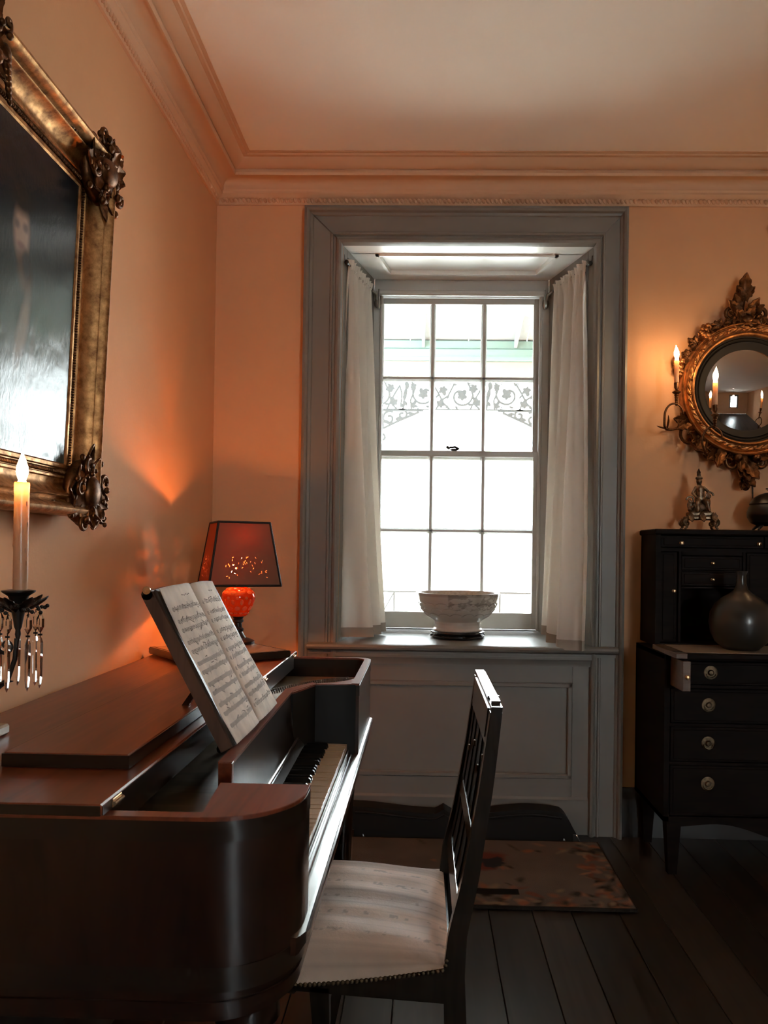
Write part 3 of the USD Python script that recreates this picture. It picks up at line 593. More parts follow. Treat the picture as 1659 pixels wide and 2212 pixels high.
# inside: soundboard, bridge, wrest plank pins and strings
obj('soundboard', prism(Polygon([(.06, -2.40), (.585, -2.40), (.585, -1.34), (.64, -1.235), (.76, -1.14), (.76, -.72), (.06, -.72)]), 'z', .782, .790), 'sound', pn)
obj('wrest_plank', prism(Polygon([(.46, -.715), (.755, -.715), (.755, -1.10), (.70, -1.20), (.60, -1.30), (.46, -1.10)]), 'z', .790, .806), 'sound', pn)
bpts = [(.56, -1.62), (.60, -1.42), (.655, -1.24), (.705, -1.13), (.752, -1.06)]
obj('bridge', tube([(.50, -1.75, .80)] + [(a, b, .80) for a, b in bpts], .009, 8), 'inside', pn)
pins, strings = [], []
for k in range(46):
    t = k / 45; px_, py_ = .50 + .235 * t, -1.26 + .30 * t + .06 * math.sin(3 * t)
    for q in (0, 1):
        pins.append(trimesh.creation.cylinder(.0024, .030, sections=6)); pins[-1].apply_translation((px_ - .014 * q, py_ + .022 * q, .826))
        strings.append(tube([(px_ - .014 * q, py_ + .022 * q, .832), (.08 + .25 * t, -2.34 + .45 * t + q * .004, .812)], .0006, 4))
for k in range(34):
    t = k / 33; pins.append(trimesh.creation.cylinder(.0018, .016, sections=6)); pins[-1].apply_translation((np.interp(t, [0, .3, .6, 1], [.53, .59, .66, .745]), np.interp(t, [0, .3, .6, 1], [-1.64, -1.44, -1.22, -1.06]), .815))
obj('tuning_pin', pins, 'steel', pn, kind='stuff', smooth=False)
obj('string', strings, 'steel', pn, kind='stuff', smooth=False)
# lid: fixed rear part, folded front flap, hinges
LX = .507
lid = obj('lid', bx(PX0 - .005, LX, PY0 - .012, PY1 + .01, ZR + .001, ZR + .019, .003), 'mahog', pn)
obj('lid_edge', [bx(LX - .0005, LX + .0015, PY0 - .009, PY1 + .007, ZR + .003, ZR + .0165), bx(PX0, LX - .002, PY0 - .0128, PY0 - .010, ZR + .003, ZR + .0172)], 'ebony', lid)
obj('inner_rail', bx(LX - .03, LX - .004, PY0 + .03, PY1 - .03, .835, ZR), 'ebony', pn)
for ya, yb in ((-2.41, -2.375), (-1.29, -1.26), (-.78, -.735)):
    obj('hinge', [bx(LX + .001, LX + .004, ya, yb, ZR + .004, ZR + .017, .001), tube([(LX + .005, ya, ZR + .0105), (LX + .005, yb, ZR + .0105)], .0032, 8)], 'brass', pn)
fp = obj('folded_flap', bx(.262, .478, -2.262, -1.36, ZR + .0195, ZR + .044, .003), 'mahog', pn)
obj('flap_edge', prism(sbox(.2612, -2.2628, .4788, -1.3592).difference(sbox(.264, -2.26, .476, -1.362)), 'z', ZR + .0205, ZR + .0425), 'ebony', fp)
# music desk
def slope(x0z0, x1z1, th, y0, y1, off=0.0):
    (xa, za), (xb, zb) = x0z0, x1z1; d = np.array([xb - xa, zb - za]); d /= np.linalg.norm(d); nrm = np.array([-d[1], d[0]])   # nrm points to -x/+z side
    if nrm[0] > 0: nrm = -nrm
    P = [np.array([xa, za]) + nrm * off, np.array([xb, zb]) + nrm * off]; P += [P[1] + nrm * th, P[0] + nrm * th]
    return P
MB, MT = (.603, .880), (.4395, 1.186)
mdp = slope(MB, MT, .024, 0, 0, .006)
md = obj('music_desk', prism([tuple(p) for p in mdp], 'y', -2.034, -1.600), M['deskmatte'], pn)
obj('roll_top', tube([(mdp[1][0] * .5 + mdp[2][0] * .5, -2.034, mdp[1][1] * .5 + mdp[2][1] * .5 - .002), (mdp[1][0] * .5 + mdp[2][0] * .5, -1.60, mdp[1][1] * .5 + mdp[2][1] * .5 - .002)], .0115, 12), 'case', md)
obj('pivot_cap', lathe_dir([(0, 0), (.008, 0), (.008, .003), (0, .004)], [0, -1, 0], (mdp[1][0] * .5 + mdp[2][0] * .5, -2.034, mdp[1][1] + .001), 16), 'brass', md)
obj('desk_strut', prism([(.42, .894), (.435, .894), (.52, 1.02), (.512, 1.03)], 'y', -1.84, -1.82), 'ebony', md)
# legs with brass casters
for lx, ly in ((.12, -2.33), (.70, -2.33), (.12, -.83), (.70, -.83)):
    lg = obj('leg', lathe([(0, ZB + .005), (.05, ZB + .005), (.052, .53), (.040, .52), (.046, .505), (.044, .48), (.038, .40), (.030, .16), (.034, .15), (.036, .135), (.028, .125), (.022, .06), (0, .06)], 20, (lx, ly, 0)), 'case', pn)
    obj('collar', lathe([(0, .062), (.024, .062), (.025, .05), (.018, .043), (0, .043)], 16, (lx, ly, 0)), 'brass', lg)
    obj('caster', lathe_dir([(0, -.008), (.018, -.008), (.0215, 0), (.018, .008), (0, .008)], [1, 0, 0], (lx, ly, .0215), 16), 'brass', lg)

# open music book on the desk
mk = thing('music_book', 'open book of old yellowed sheet music leaning on the music desk', 'sheet music', (.60, -1.82, .876))
ud = np.array([MT[0] - MB[0], 0, MT[1] - MB[1]]); LL = np.linalg.norm(ud); ud /= LL; nd = np.array([-ud[2], 0, ud[0]]); nd = nd if nd[0] > 0 else -nd   # towards the player
def page(y0, y1, gut, seed):
    nu, nv = 60, 100; s, t = np.meshgrid(np.linspace(0, 1, nu), np.linspace(0, 1, nv), indexing='ij')
    g = s if gut == 1 else 1 - s
    bow = .011 * np.sin(PI * g ** .6) * (.55 + .45 * t) + .004 * np.sin(PI * t * 1.3 + seed) * g + .0012 * meshkit.fbm(np.stack([s * 6, t * 9, s * 0 + seed], -1), 3)
    G = np.array([MB[0], 0, MB[1]]) + nd * .001 + (ud * LL)[None, None] * t[..., None] * np.array(1.0) + nd * bow[..., None]
    G = G.copy(); G[..., 1] = y0 + (y1 - y0) * s
    n = meshkit.fbm(np.stack([s * 5, t * 7, s * 0 + seed], -1), 5); st = meshkit.fbm(np.stack([s * 16, t * 3, s * 0 + seed + 9], -1), 4)
    edge = np.minimum(np.minimum(s, 1 - s), np.minimum(t, 1 - t)) 
    c = np.array([.80, .71, .615]) * (.66 + .50 * n + .18 * st)[..., None]; c = c * (1 - .25 * np.exp(-edge * 45))[..., None]
    return G, c, bow
def print_notes(y0, y1, gut, seed, G):
    r = np.random.default_rng(seed); nu, nv = G.shape[:2]; out = []
    def at(s, t):
        i, j = np.clip(s * (nu - 1), 0, nu - 1.001), np.clip(t * (nv - 1), 0, nv - 1.001); a, b = int(i), int(j); fi, fj = i - a, j - b
        return G[a, b] * (1 - fi) * (1 - fj) + G[a + 1, b] * fi * (1 - fj) + G[a, b + 1] * (1 - fi) * fj + G[a + 1, b + 1] * fi * fj + nd * .0009
    def ribbon(pts, w):
        P = [at(*p) for p in pts]; V = []; Fc = []
        for i, p in enumerate(P):
            q = P[min(i + 1, len(P) - 1)] - P[max(i - 1, 0)]; n_ = np.cross(nd, q); n_ /= np.linalg.norm(n_) + 1e-9
            V += [p - n_ * w, p + n_ * w]
        for i in range(len(P) - 1): Fc += [(2 * i, 2 * i + 2, 2 * i + 3), (2 * i, 2 * i + 3, 2 * i + 1)]
        out.append(trimesh.Trimesh(np.array(V), np.array(Fc), process=False))
    def dot(s, t, w, h):
        c = at(s, t); e1 = np.array([0, 1.0, 0]) * w; e2 = ud * h
        out.append(trimesh.Trimesh(np.array([c + e1 * math.cos(a) + e2 * math.sin(a) for a in np.linspace(0, 2 * PI, 7)[:-1]]), np.array([(0, k, k + 1) for k in range(1, 5)]), process=False))
    s0, s1 = (.075, .945) if gut == 0 else (.055, .925)
    for k in range(12):
        t0 = .865 - k * .0675 - (.010 if k % 2 else 0); dt = .0048
        for l in range(5): ribbon([(s, t0 - l * dt) for s in np.linspace(s0, s1, 9)], .00030)
        for s in (s0, s1, s0 + .27, s0 + .53): ribbon([(s, t0), (s, t0 - 4 * dt)], .0003)
        # clef
        ribbon([(s0 + .02, t0 + .004), (s0 + .034, t0 - .006), (s0 + .016, t0 - .015), (s0 + .03, t0 - .024)], .0008)
        s = s0 + .07
        while s < s1 - .02:
            n = int(r.integers(2, 5)); st = .022 + r.random() * .008; up = r.random() < .6; ts = []
            for q in range(n):
                t = t0 - dt * r.integers(-1, 6) * 1.0; dot(s + q * st, t, .0017, .0013); h = .016 if up else -.016
                ribbon([(s + q * st + (.006 if up else -.006), t), (s + q * st + (.006 if up else -.006), t + h)], .00028); ts.append(t + h)
            if n > 2 and r.random() < .7: ribbon([(s + (.006 if up else -.006), ts[0]), (s + (n - 1) * st + (.006 if up else -.006), ts[-1])], .0009)
            s += n * st + .012 + r.random() * .012
    for k in range(5): dot(.45 + .05 * k, .93 - (.004 * (k % 2)), .004, .0014)
    m = cat_(out); q = m.copy(); q.faces = q.faces[:, ::-1]; q.vertices = q.vertices - nd * .0002
    return cat_([m, q])
for y0, y1, gut, seed in ((-2.022, -1.818, 0, 3), (-1.814, -1.612, 1, 8)):
    G, c, bow = page(y0, y1, gut, seed); sh = sheet(G, .0012)
    pg = obj('page', sh, 'paper', mk, paint=np.vstack([c.reshape(-1, 3)] * 2))
    obj('printed_notes', print_notes(y0, y1, gut, seed, G), 'ink', pg, smooth=False, kind='stuff')
cv = slope(MB, MT, .0045, 0, 0, .0008)
obj('cover', prism([tuple(p) for p in cv], 'y', -2.026, -1.608), 'inside', mk)

# low board on the far end of the lid, and the oil lamp standing on it
bd = thing('wooden_board', 'dark square wooden board lying askew on the piano lid under the lamp', 'board', (.268, -.872, ZR + .019))
sq = affinity.rotate(sbox(-.176, -.176, .176, .176), 41)
def board(poly, z0, z1): return prism(affinity.translate(poly, .268, -.872), 'z', z0, z1)
obj('top', [board(sq, .8985, .922), board(affinity.scale(sq, 1.012, 1.012), .902, .919)], 'ebony', bd)
obj('top_inlay', board(affinity.scale(sq, .93, .93), .9218, .9232), M['boardtop'], bd)
for a in range(4):
    c = np.array([.20 * math.cos(a * PI / 2 + .72 + PI / 4 - .785), .20 * math.sin(a * PI / 2 + .72 + PI / 4 - .785)]); obj('foot', lathe([(0, ZR + .019), (.012, ZR + .019), (.012, .899), (0, .899)], 12, (.268 + c[0] * .8, -.872 + c[1] * .8, 0)), 'ebony', bd)
LXc, LYc, LZ = .298, -.725, .9232
lp = thing('table_lamp', 'lit lamp with cut cranberry glass font and pierced square shade', 'lamp', (LXc, LYc, LZ))
obj('base', lathe([(0, 0), (.060, 0), (.060, .010), (.048, .016), (.030, .022), (.022, .034), (.017, .044), (.020, .048), (.020, .054), (.014, .060), (.0135, .075), (.019, .080), (.019, .086), (.016, .090), (.022, .100), (0, .100)], 32, (LXc, LYc, LZ)), 'dkmetal', lp)
FP = [(.018, .098), (.026, .100), (.034, .108), (.050, .136), (.058, .158), (.060, .172), (.056, .186), (.044, .198), (.028, .206), (.016, .209)]
fnt = obj('font', lathe(FP + [(.015, .207), (.027, .203), (.042, .195), (.054, .184), (.0575, .172), (.0555, .158), (.048, .137), (.033, .110), (.018, .101), (.018, .098)], 56, (LXc, LYc, LZ)), 'cutglass', lp)
def on_font(z):
    r = np.interp(z, [p[1] for p in FP], [p[0] for p in FP]); dr = (np.interp(z + .004, [p[1] for p in FP], [p[0] for p in FP]) - np.interp(z - .004, [p[1] for p in FP], [p[0] for p in FP])) / .008; return r, dr
for z, cnt, a0, w, h in ((.112, 12, 0, .008, .0035), (.130, 11, .3, .0098, .010), (.153, 11, .02, .006, .011), (.168, 11, .3, .006, .006), (.188, 11, .02, .011, .007), (.200, 10, .3, .007, .005)):
    r, dr = on_font(z)
    for k in range(cnt):
        a = a0 + 2 * PI * k / cnt; n = np.array([math.cos(a), math.sin(a), -dr]); n /= np.linalg.norm(n); s = np.array([-math.sin(a), math.cos(a), 0]); u = np.cross(n, s)
        e = ball((0, 0, 0), 1, 2, (w, h, .0016)); obj('cut_lens', place(e, frame_of((LXc + r * math.cos(a), LYc + r * math.sin(a), LZ + z), s, u, n)), 'cutdot', fnt)
obj('burner', lathe([(0, .206), (.022, .206), (.026, .214), (.020, .224), (.014, .230), (.012, .245), (.012, .300), (.015, .302), (.015, .312), (0, .312)], 24, (LXc, LYc, LZ)), 'brass', lp)
obj('bulb', lathe([(0, .312), (.006, .313), (.008, .350), (.012, .372), (.013, .385), (.009, .397), (0, .402)], 20, (LXc + .018, LYc - .028, LZ)), glow('lamp_bulb_glow', (1.0, .5, .2), 25.0), lp)
obj('bulb', lathe([(0, .243), (.006, .244), (.008, .252), (.011, .265), (.0112, .273), (.008, .283), (0, .287)], 20, (LXc - .022, LYc + .004, LZ)), glow('lower_bulb_glow', (1.0, .5, .2), 25.0), lp)
obj('bulb_holder', tube([(LXc, LYc, LZ + .240), (LXc - .022, LYc + .004, LZ + .246)], .005, 8), 'brass', lp)
obj('bulb_holder', tube([(LXc, LYc, LZ + .300), (LXc + .018, LYc - .028, LZ + .314)], .006, 8), 'brass', lp)
# square shade: trim wires, four pierced panels
SA = math.radians(24); fn_ = np.array([math.sin(SA), -math.cos(SA)]); lf_ = np.array([-math.cos(SA), -math.sin(SA)])
SB, STp, ZS0, ZS1 = .126, .091, 1.139, 1.362
def corner(h, z, i):
    a, b = ((1, 1), (-1, 1), (-1, -1), (1, -1))[i]      # front-left, back-left ...
    d = fn_ * a * h + lf_ * b * h; return np.array([LXc + d[0], LYc + d[1], z])
tw = .0042
for i in range(4):
    j = (i + 1) % 4
    A, B, Cc, D = corner(SB, ZS0, i), corner(SB, ZS0, j), corner(STp, ZS1, j), corner(STp, ZS1, i)
    sd = (B - A) / np.linalg.norm(B - A); upd = (D + Cc - A - B) / 2; hgt = np.linalg.norm(upd); upd /= hgt; out = np.cross(sd, upd); cen = np.array([LXc, LYc, 1.25])
    if out @ ((A + Cc) / 2 - cen) < 0: out = -out
    poly = Polygon([(-SB, 0), (SB, 0), (STp, hgt), (-STp, hgt)]); holes = []
    r = np.random.default_rng(20 + i); nh = 46 if i in (0, 2) else 40
    for q in range(nh):
        v = hgt * (.12 + .33 * r.random()); u_ = (r.random() * 2 - 1) * .088 * (1 - .2 * v / hgt)
        if i in (1, 3) and False: continue
        holes.append(affinity.rotate(affinity.scale(Point(u_, v).buffer(1, 2), .0011, .0038), r.choice([-28, 25, 60, -62, 5]) + r.normal(0, 8)))
    poly = poly.difference(unary_union(holes))
    m = trimesh.creation.extrude_polygon(poly, .0008, engine='earcut')
    T = frame_of((A + B) / 2, sd, upd, out)
    if np.linalg.det(T[:3, :3]) < 0: m.faces = m.faces[:, ::-1]
    obj('shade_panel', place(m, T), 'shade', lp, smooth=False)
    for P, Q in ((A, B), (D, Cc), (A, D)): obj('shade_trim', tube([P, Q], tw, 8), 'wire', lp)
obj('shade_carrier', [tube([(LXc, LYc, LZ + .308), (LXc + .03 * fn_[0], LYc + .03 * fn_[1], 1.30), tuple(corner(STp, ZS1 - .01, 0))], .0014, 5), tube([(LXc, LYc, LZ + .308), (LXc - .03 * fn_[0], LYc - .03 * fn_[1], 1.30), tuple(corner(STp, ZS1 - .01, 2))], .0014, 5)], 'brass', lp)
def sphere_light(name, at, r, power, col, parent='/World'):
    l = UsdLux.SphereLight.Define(stage, f'{parent}/{name}'); l.CreateRadiusAttr(r); l.CreateIntensityAttr(power); l.CreateColorAttr(Gf.Vec3f(*col)); l.AddTranslateOp().Set(Gf.Vec3d(*map(float, np.array(at) - LOC.get(parent, np.zeros(3)))))
LPP = str(lp.GetPath())
sphere_light('bulb_light', (LXc + .018, LYc - .028, LZ + .386), .0135, LAMP_POWER * 75, (1.0, .30, .07), LPP)
sphere_light('lower_bulb_light', (LXc - .022, LYc + .004, LZ + .273), .0115, LAMP_POWER * 190, (1.0, .27, .055), LPP)
sphere_light('font_light', (LXc, LYc, LZ + .155), .012, LAMP_POWER * 1.35, (1.0, .85, .55), LPP)

# ------------------------------------------------------------------ gilt framed portrait, top leaning off the wall
FY1, FZ0, FZ1 = -1.602, 1.476, 2.190; FYc = -2.12; FY0 = 2 * FYc - FY1; FWd = .128
TIL = math.radians(2.1)
# local plane: a along +y, b up the tilted frame, h out of the wall; origin at the opening's lower right corner, back plane h=0
FO = np.array([.022, 0, FZ0]); Tf = np.eye(4); Tf[:3, 0] = (0, 1, 0); Tf[:3, 1] = (math.sin(TIL), 0, math.cos(TIL)); Tf[:3, 2] = (math.cos(TIL), 0, -math.sin(TIL)); Tf[:3, 3] = FO
def onf(m): return place(m, Tf) if np.linalg.det(Tf[:3, :3]) > 0 else place(trimesh.Trimesh(m.vertices, m.faces[:, ::-1], process=False), Tf)
FH = (FZ1 - FZ0) / math.cos(TIL)
pt = thing('portrait_painting', 'dark oil portrait in a heavy carved gilt frame on the left wall', 'painting', (.02, FYc, FZ0))
FPF = [(-.006, .030), (0, .036), (.008, .036), (.011, .031), (.026, .031), (.029, .038), (.034, .038), (.037, .034), (.046, .032), (.056, .036), (.066, .046), (.073, .056), (.076, .065), (.079, .068), (.0815, .065), (.083, .052), (.088, .046), (.094, .050), (.098, .063), (.103, .075), (.110, .080), (.118, .078), (.124, .070), (.126, .055), (.127, 0), (-.006, 0)]
def rail(side):
    A, B = [], []
    for w, h in FPF:
        if side == 'top': A.append((FY0 - w, FH + w, h)); B.append((FY1 + w, FH + w, h))
        if side == 'bot': A.append((FY0 - w, -w, h)); B.append((FY1 + w, -w, h))
        if side == 'right': A.append((FY1 + w, -w, h)); B.append((FY1 + w, FH + w, h))
        if side == 'left': A.append((FY0 - w, -w, h)); B.append((FY0 - w, FH + w, h))
    return onf(loft(A, B))
for sd in ('top', 'right', 'bot', 'left'): obj('frame_rail', rail(sd), 'gold', pt, smooth=40)
bd_ = []
base = trimesh.creation.icosphere(1, 1.0)
def bead_line(p, q, step):
    p, q = np.array(p, float), np.array(q, float); n = int(np.linalg.norm(q - p) / step); dirn = (q - p) / np.linalg.norm(q - p)
    for k in range(n + 1):
        m = base.copy(); sc = np.array([.0058, .0058, .005]); m.vertices = m.vertices * sc * (1 - .55 * np.abs(dirn[[0, 1, 2]])) + p + (q - p) * k / n; bd_.append(m)
bead_line((FY0, FH + .019, .034), (FY1, FH + .019, .034), .0068); bead_line((FY0, -.019, .034), (FY1, -.019, .034), .0068); bead_line((FY1 + .019, 0, .034), (FY1 + .019, FH, .034), .0068); bead_line((FY0 - .019, 0, .034), (FY0 - .019, FH, .034), .0068)
obj('bead_course', onf(cat_(bd_)), 'golddk', pt, kind='stuff', smooth=60)
# canvas with the painted figure
def canvas():
    nu, nv = 260, 200; a, b = np.meshgrid(np.linspace(FY0 - .002, FY1 + .002, nu), np.linspace(-.002, FH + .002, nv), indexing='ij')
    y, z = a, b + FZ0
    P = np.stack([y * 6, z * 6, y * 0], -1); n1 = meshkit.fbm(P, 4, 1); n2 = meshkit.fbm(P * 4, 4, 2)
    c = np.array([.012, .016, .021]) * np.ones(y.shape + (1,)); c = c * (.7 + .6 * n1[..., None])
    def blend(cc, m): 
        nonlocal c; m = np.clip(m, 0, 1)[..., None]; c = c * (1 - m) + np.array(cc) * m
    def ell(y0, z0, a_, b_, rot=0, soft=.25):
        u, v = y - y0, z - z0; r = math.radians(rot); uu, vv = u * math.cos(r) + v * math.sin(r), -u * math.sin(r) + v * math.cos(r)
        return np.clip((1 - np.sqrt((uu / a_) ** 2 + (vv / b_) ** 2)) / soft + .5, 0, 1)
    blend((.055, .075, .062), ell(-1.80, 1.60, .36, .30, 0, .9) * (.5 + .6 * n1))           # coat
    blend((.085, .10, .082), ell(-1.74, 1.56, .16, .20, 0, .9) * (.5 + .7 * n2))
    blend((.030, .055, .038), ell(-1.76, 1.78, .05, .05, 0, .9))
    blend((.36, .225, .16), ell(-1.866, 1.965, .032, .062, 4, .6))                          # face
    blend((.10, .07, .052), ell(-1.845, 1.88, .030, .05, 20, .7))
    blend((.035, .036, .034), ell(-1.838, 1.90, .017, .03, 15, .6))
    blend((.15, .10, .08), ell(-1.888, 1.975, .012, .010, 0, 1)); blend((.15, .10, .08), ell(-1.850, 1.978, .012, .010, 0, 1)); blend((.22, .12, .09), ell(-1.866, 1.935, .016, .008, 0, 1))
    blend((.022, .017, .015), ell(-1.868, 2.035, .045, .03, 0, .8))
    blend((.27, .20, .155), ell(-1.842, 1.755, .02, .085, -14, .8) * .8)                    # scarf
    blend((.13, .105, .085), ell(-1.80, 1.70, .012, .10, -10, .8) * .5)
    G = np.stack([a, b, .030 + .0008 * n2], -1); m = sheet(G, .004)
    return onf(m), np.vstack([c.reshape(-1, 3)] * 2)
cm, cc = canvas()
if cm.face_normals[:1000, 0].mean() < 0: cm.faces = cm.faces[:, ::-1]
obj('canvas', cm, 'canvas', pt, paint=cc)
# carved corners and cartouches
def acanthus(seed, mirror=1, big=1.0):
    """corner cluster in the plane: grows around the origin (mitre), outward h; scrolls, leaves and a boss."""
    r = np.random.default_rng(seed); out = [ball((0, 0, .078), .034 * big, 3, (1.1, .9, .55)), ball((0, 0, .05), .074 * big, 3, (1, 1, .36)), ball((.03, .03, .045), .055 * big, 3, (1, 1, .4))]
    for ang, L, W, h in ((45, .072, .060, .070), (8, .075, .050, .066), (82, .075, .050, .066), (-28, .075, .050, .060), (118, .075, .050, .060), (-62, .085, .045, .058), (152, .085, .045, .058), (-90, .10, .05, .056), (180, .10, .05, .056), (225, .07, .05, .058), (26, .062, .04, .078), (64, .062, .04, .078)):
        a = math.radians(ang); al = np.array([math.cos(a), math.sin(a), 0]); sdv = np.array([math.sin(a), -math.cos(a), 0])
        out.append(place(leaf(L * big, W * big, 3, .18, .22, .005, 12, 7), frame_of(al * .012 + np.array([0, 0, h]), sdv, al, np.cross(sdv, al))))
    for cx, cy, r0, st, sg in ((.055, .03, .026, 0, 1), (.03, .055, .026, 1.5, -1), (.075, -.03, .02, 2, 1), (-.03, .075, .02, 0, -1), (-.055, -.01, .022, 3, 1), (-.01, -.055, .022, 2, -1), (.06, .066, .018, 1, 1)):
        out.append(scroll((cx * big, cy * big, .072), (1, 0, 0), (0, 1, 0), r0 * big, 1.25, .0065, st, sg, 22, (0, 0, .012)))
    for _ in range(26):
        q = r.uniform(-1, 1, 2) * .075 * big; out.append(ball((q[0], q[1], .066 + r.uniform(0, .022)), r.uniform(.006, .012), 1, (1, 1, .8)))
    for t in np.linspace(.0, 1, 9):        # husk drops along both rails
        for sw in (0, 1):
            p, q = .058 - .022 * t, -.075 - .085 * t
            out.append(ball((p, q, .066 - .012 * t) if sw == 0 else (q, p, .066 - .012 * t), .013 - .007 * t, 1, (1, 1.35, .8) if sw == 0 else (1.35, 1, .8)))
    return cat_(out)
for (ca, cb, rot) in ((FY1 + .062, FH + .062, 0), (FY1 + .062, -.062, -90), (FY0 - .062, FH + .062, 90), (FY0 - .062, -.062, 180)):
    m = acanthus(205 + rot, 1, 1.14); m.apply_transform(trimesh.transformations.rotation_matrix(math.radians(rot), [0, 0, 1])); m.apply_translation((ca, cb, 0)); obj('corner_ornament', onf(m), 'golddk', pt, smooth=50)
for cb, rot in ((FH + .085, 45), (-.085, 225)):
    m = acanthus(440 + rot, 1, 1.0); m.apply_transform(trimesh.transformations.rotation_matrix(math.radians(rot), [0, 0, 1])); m.apply_translation((FYc, cb, 0)); obj('cartouche', onf(m), 'golddk', pt, smooth=50)

# ------------------------------------------------------------------ candle bulbs, candles
def flame_mesh(c, s=1.0, lean=(0, 0)):
    P = [(0, 0), (.0075, .0), (.0085, .006), (.0068, .010), (.0095, .018), (.0115, .027), (.0108, .036), (.0075, .047), (.0035, .058), (.001, .066), (0, .068)]
    m = lathe([(r * s, z * s) for r, z in P], 20); t = np.clip(m.vertices[:, 2] / (.068 * s), 0, 1) ** 2
    m.vertices[:, 0] += lean[0] * t; m.vertices[:, 1] += lean[1] * t; m.apply_translation(c); return m

# girandole on the near end of the lid: only its right arm is in the picture
GX_, GY_ = .195, -2.075
gi = thing('candelabra', 'dark bronze candelabrum hung with cut crystal prisms, on the near end of the piano', 'candelabra', (.075, GY_, ZR + .019))
def rel(z): return z
obj('marble_base', [bx(.035, .150, GY_ - .05, GY_ + .05, ZR + .0192, .915, .004), bx(.048, .137, GY_ - .04, GY_ + .04, .915, .935, .004)], plain('pale_marble', (.42, .31, .22), .3, coat=.3), gi)
obj('stem', lathe([(0, .935), (.026, .935), (.030, .95), (.016, .97), (.012, 1.00), (.020, 1.03), (.012, 1.06), (.010, 1.12), (.016, 1.14), (.010, 1.16), (.010, 1.24), (.028, 1.27), (.030, 1.28), (0, 1.28)], 24, (.0925, GY_, 0)), 'dkmetal', gi)
obj('arm', [tube([(.0925, GY_, 1.02), (.11, GY_, .99), (.14, GY_, .985), (.17, GY_, 1.01), (.183, GY_, 1.05), (.186, GY_, 1.09)], np.linspace(.006, .0045, 6), 8), scroll((.165, GY_, 1.075), (1, 0, 0), (0, 0, 1), .016, 1.1, .004, 3.6, 1), place(leaf(.05, .03, 3, .3, .2, .003, 10, 5), frame_of((.13, GY_, .99), (0, 1, 0), (.8, 0, .6), (.6, 0, -.8)))], 'dkmetal', gi)
obj('nozzle', lathe([(0, 1.086), (.003, 1.086), (.0055, 1.098), (.0045, 1.106), (.007, 1.112), (.010, 1.130), (.0145, 1.152), (.0165, 1.166), (.019, 1.172), (.030, 1.1795), (.0305, 1.1825), (.020, 1.184), (.0, 1.184)], 28, (.188, GY_, 0)), 'dkmetal', gi)
cd = obj('candle', [lathe([(0, 1.183), (.0130, 1.183), (.0134, 1.20), (.0138, 1.37), (.0142, 1.388), (.0136, 1.392), (.010, 1.3885), (0, 1.387)], 24, (.191, GY_, 0))] + [ball((.191 + .0136 * math.cos(a), GY_ + .0136 * math.sin(a), z), .0016, 1, (1, 1, 3.2)) for a, z in ((-.4, 1.35), (-.2, 1.31), (-.5, 1.26), (-2.6, 1.32), (-2.9, 1.27), (-.3, 1.235))], 'wax', gi)
obj('bulb', flame_mesh((.191, GY_, 1.386), .98), 'flame', cd)
# leafy drip pan and prisms
pan = []
for k in range(7):
    a = 2 * PI * k / 7 + .25; al = np.array([math.cos(a), math.sin(a), 0]); s = np.array([math.sin(a), -math.cos(a), 0])
    pan.append(place(leaf(.048, .030, 4, .18, .3, .003, 14, 7), frame_of(np.array([.188, GY_, 1.146]) + al * .010 - np.array([0, 0, .006]), s, al * .90 + np.array([0, 0, .42]), np.cross(s, al) )))
    for q in range(6): pan.append(ball(np.array([.188, GY_, 1.150]) + al * (.022 + .007 * q * .9) + s * rng.normal(0, .006) + np.array([0, 0, rng.normal(0, .005)]), .004, 1))
obj('leafy_pan', pan, 'dkmetal', gi, smooth=40)
for k in range(7):
    a = 2 * PI * k / 7 + .25; c = np.array([.188 + .040 * math.cos(a), GY_ + .040 * math.sin(a)])
    T = np.eye(4); T[:2, 3] = c
    top = lathe([(0, 1.140), (.002, 1.139), (.0075, 1.128), (.0075, 1.112), (.002, 1.102), (0, 1.101)], 8); top.apply_translation((c[0], c[1], 0))
    pr = obj('crystal_drop', top, 'crystal', gi, smooth=False)
    lo = lathe([(0, 1.092), (.003, 1.091), (.0062, 1.082), (.0052, 1.012), (.0035, 1.000), (0, .992)], 6); lo.apply_translation((c[0], c[1], 0)); obj('prism', lo, 'crystal', pr, smooth=False)
    obj('pin', [tube([(c[0], c[1], 1.144), (c[0], c[1], 1.138)], .0009, 5), tube([(c[0], c[1], 1.103), (c[0], c[1], 1.090)], .0009, 5), bx(c[0] - .004, c[0] + .004, c[1] - .0012, c[1] + .0012, 1.095, 1.0985)], 'dkmetal', pr)

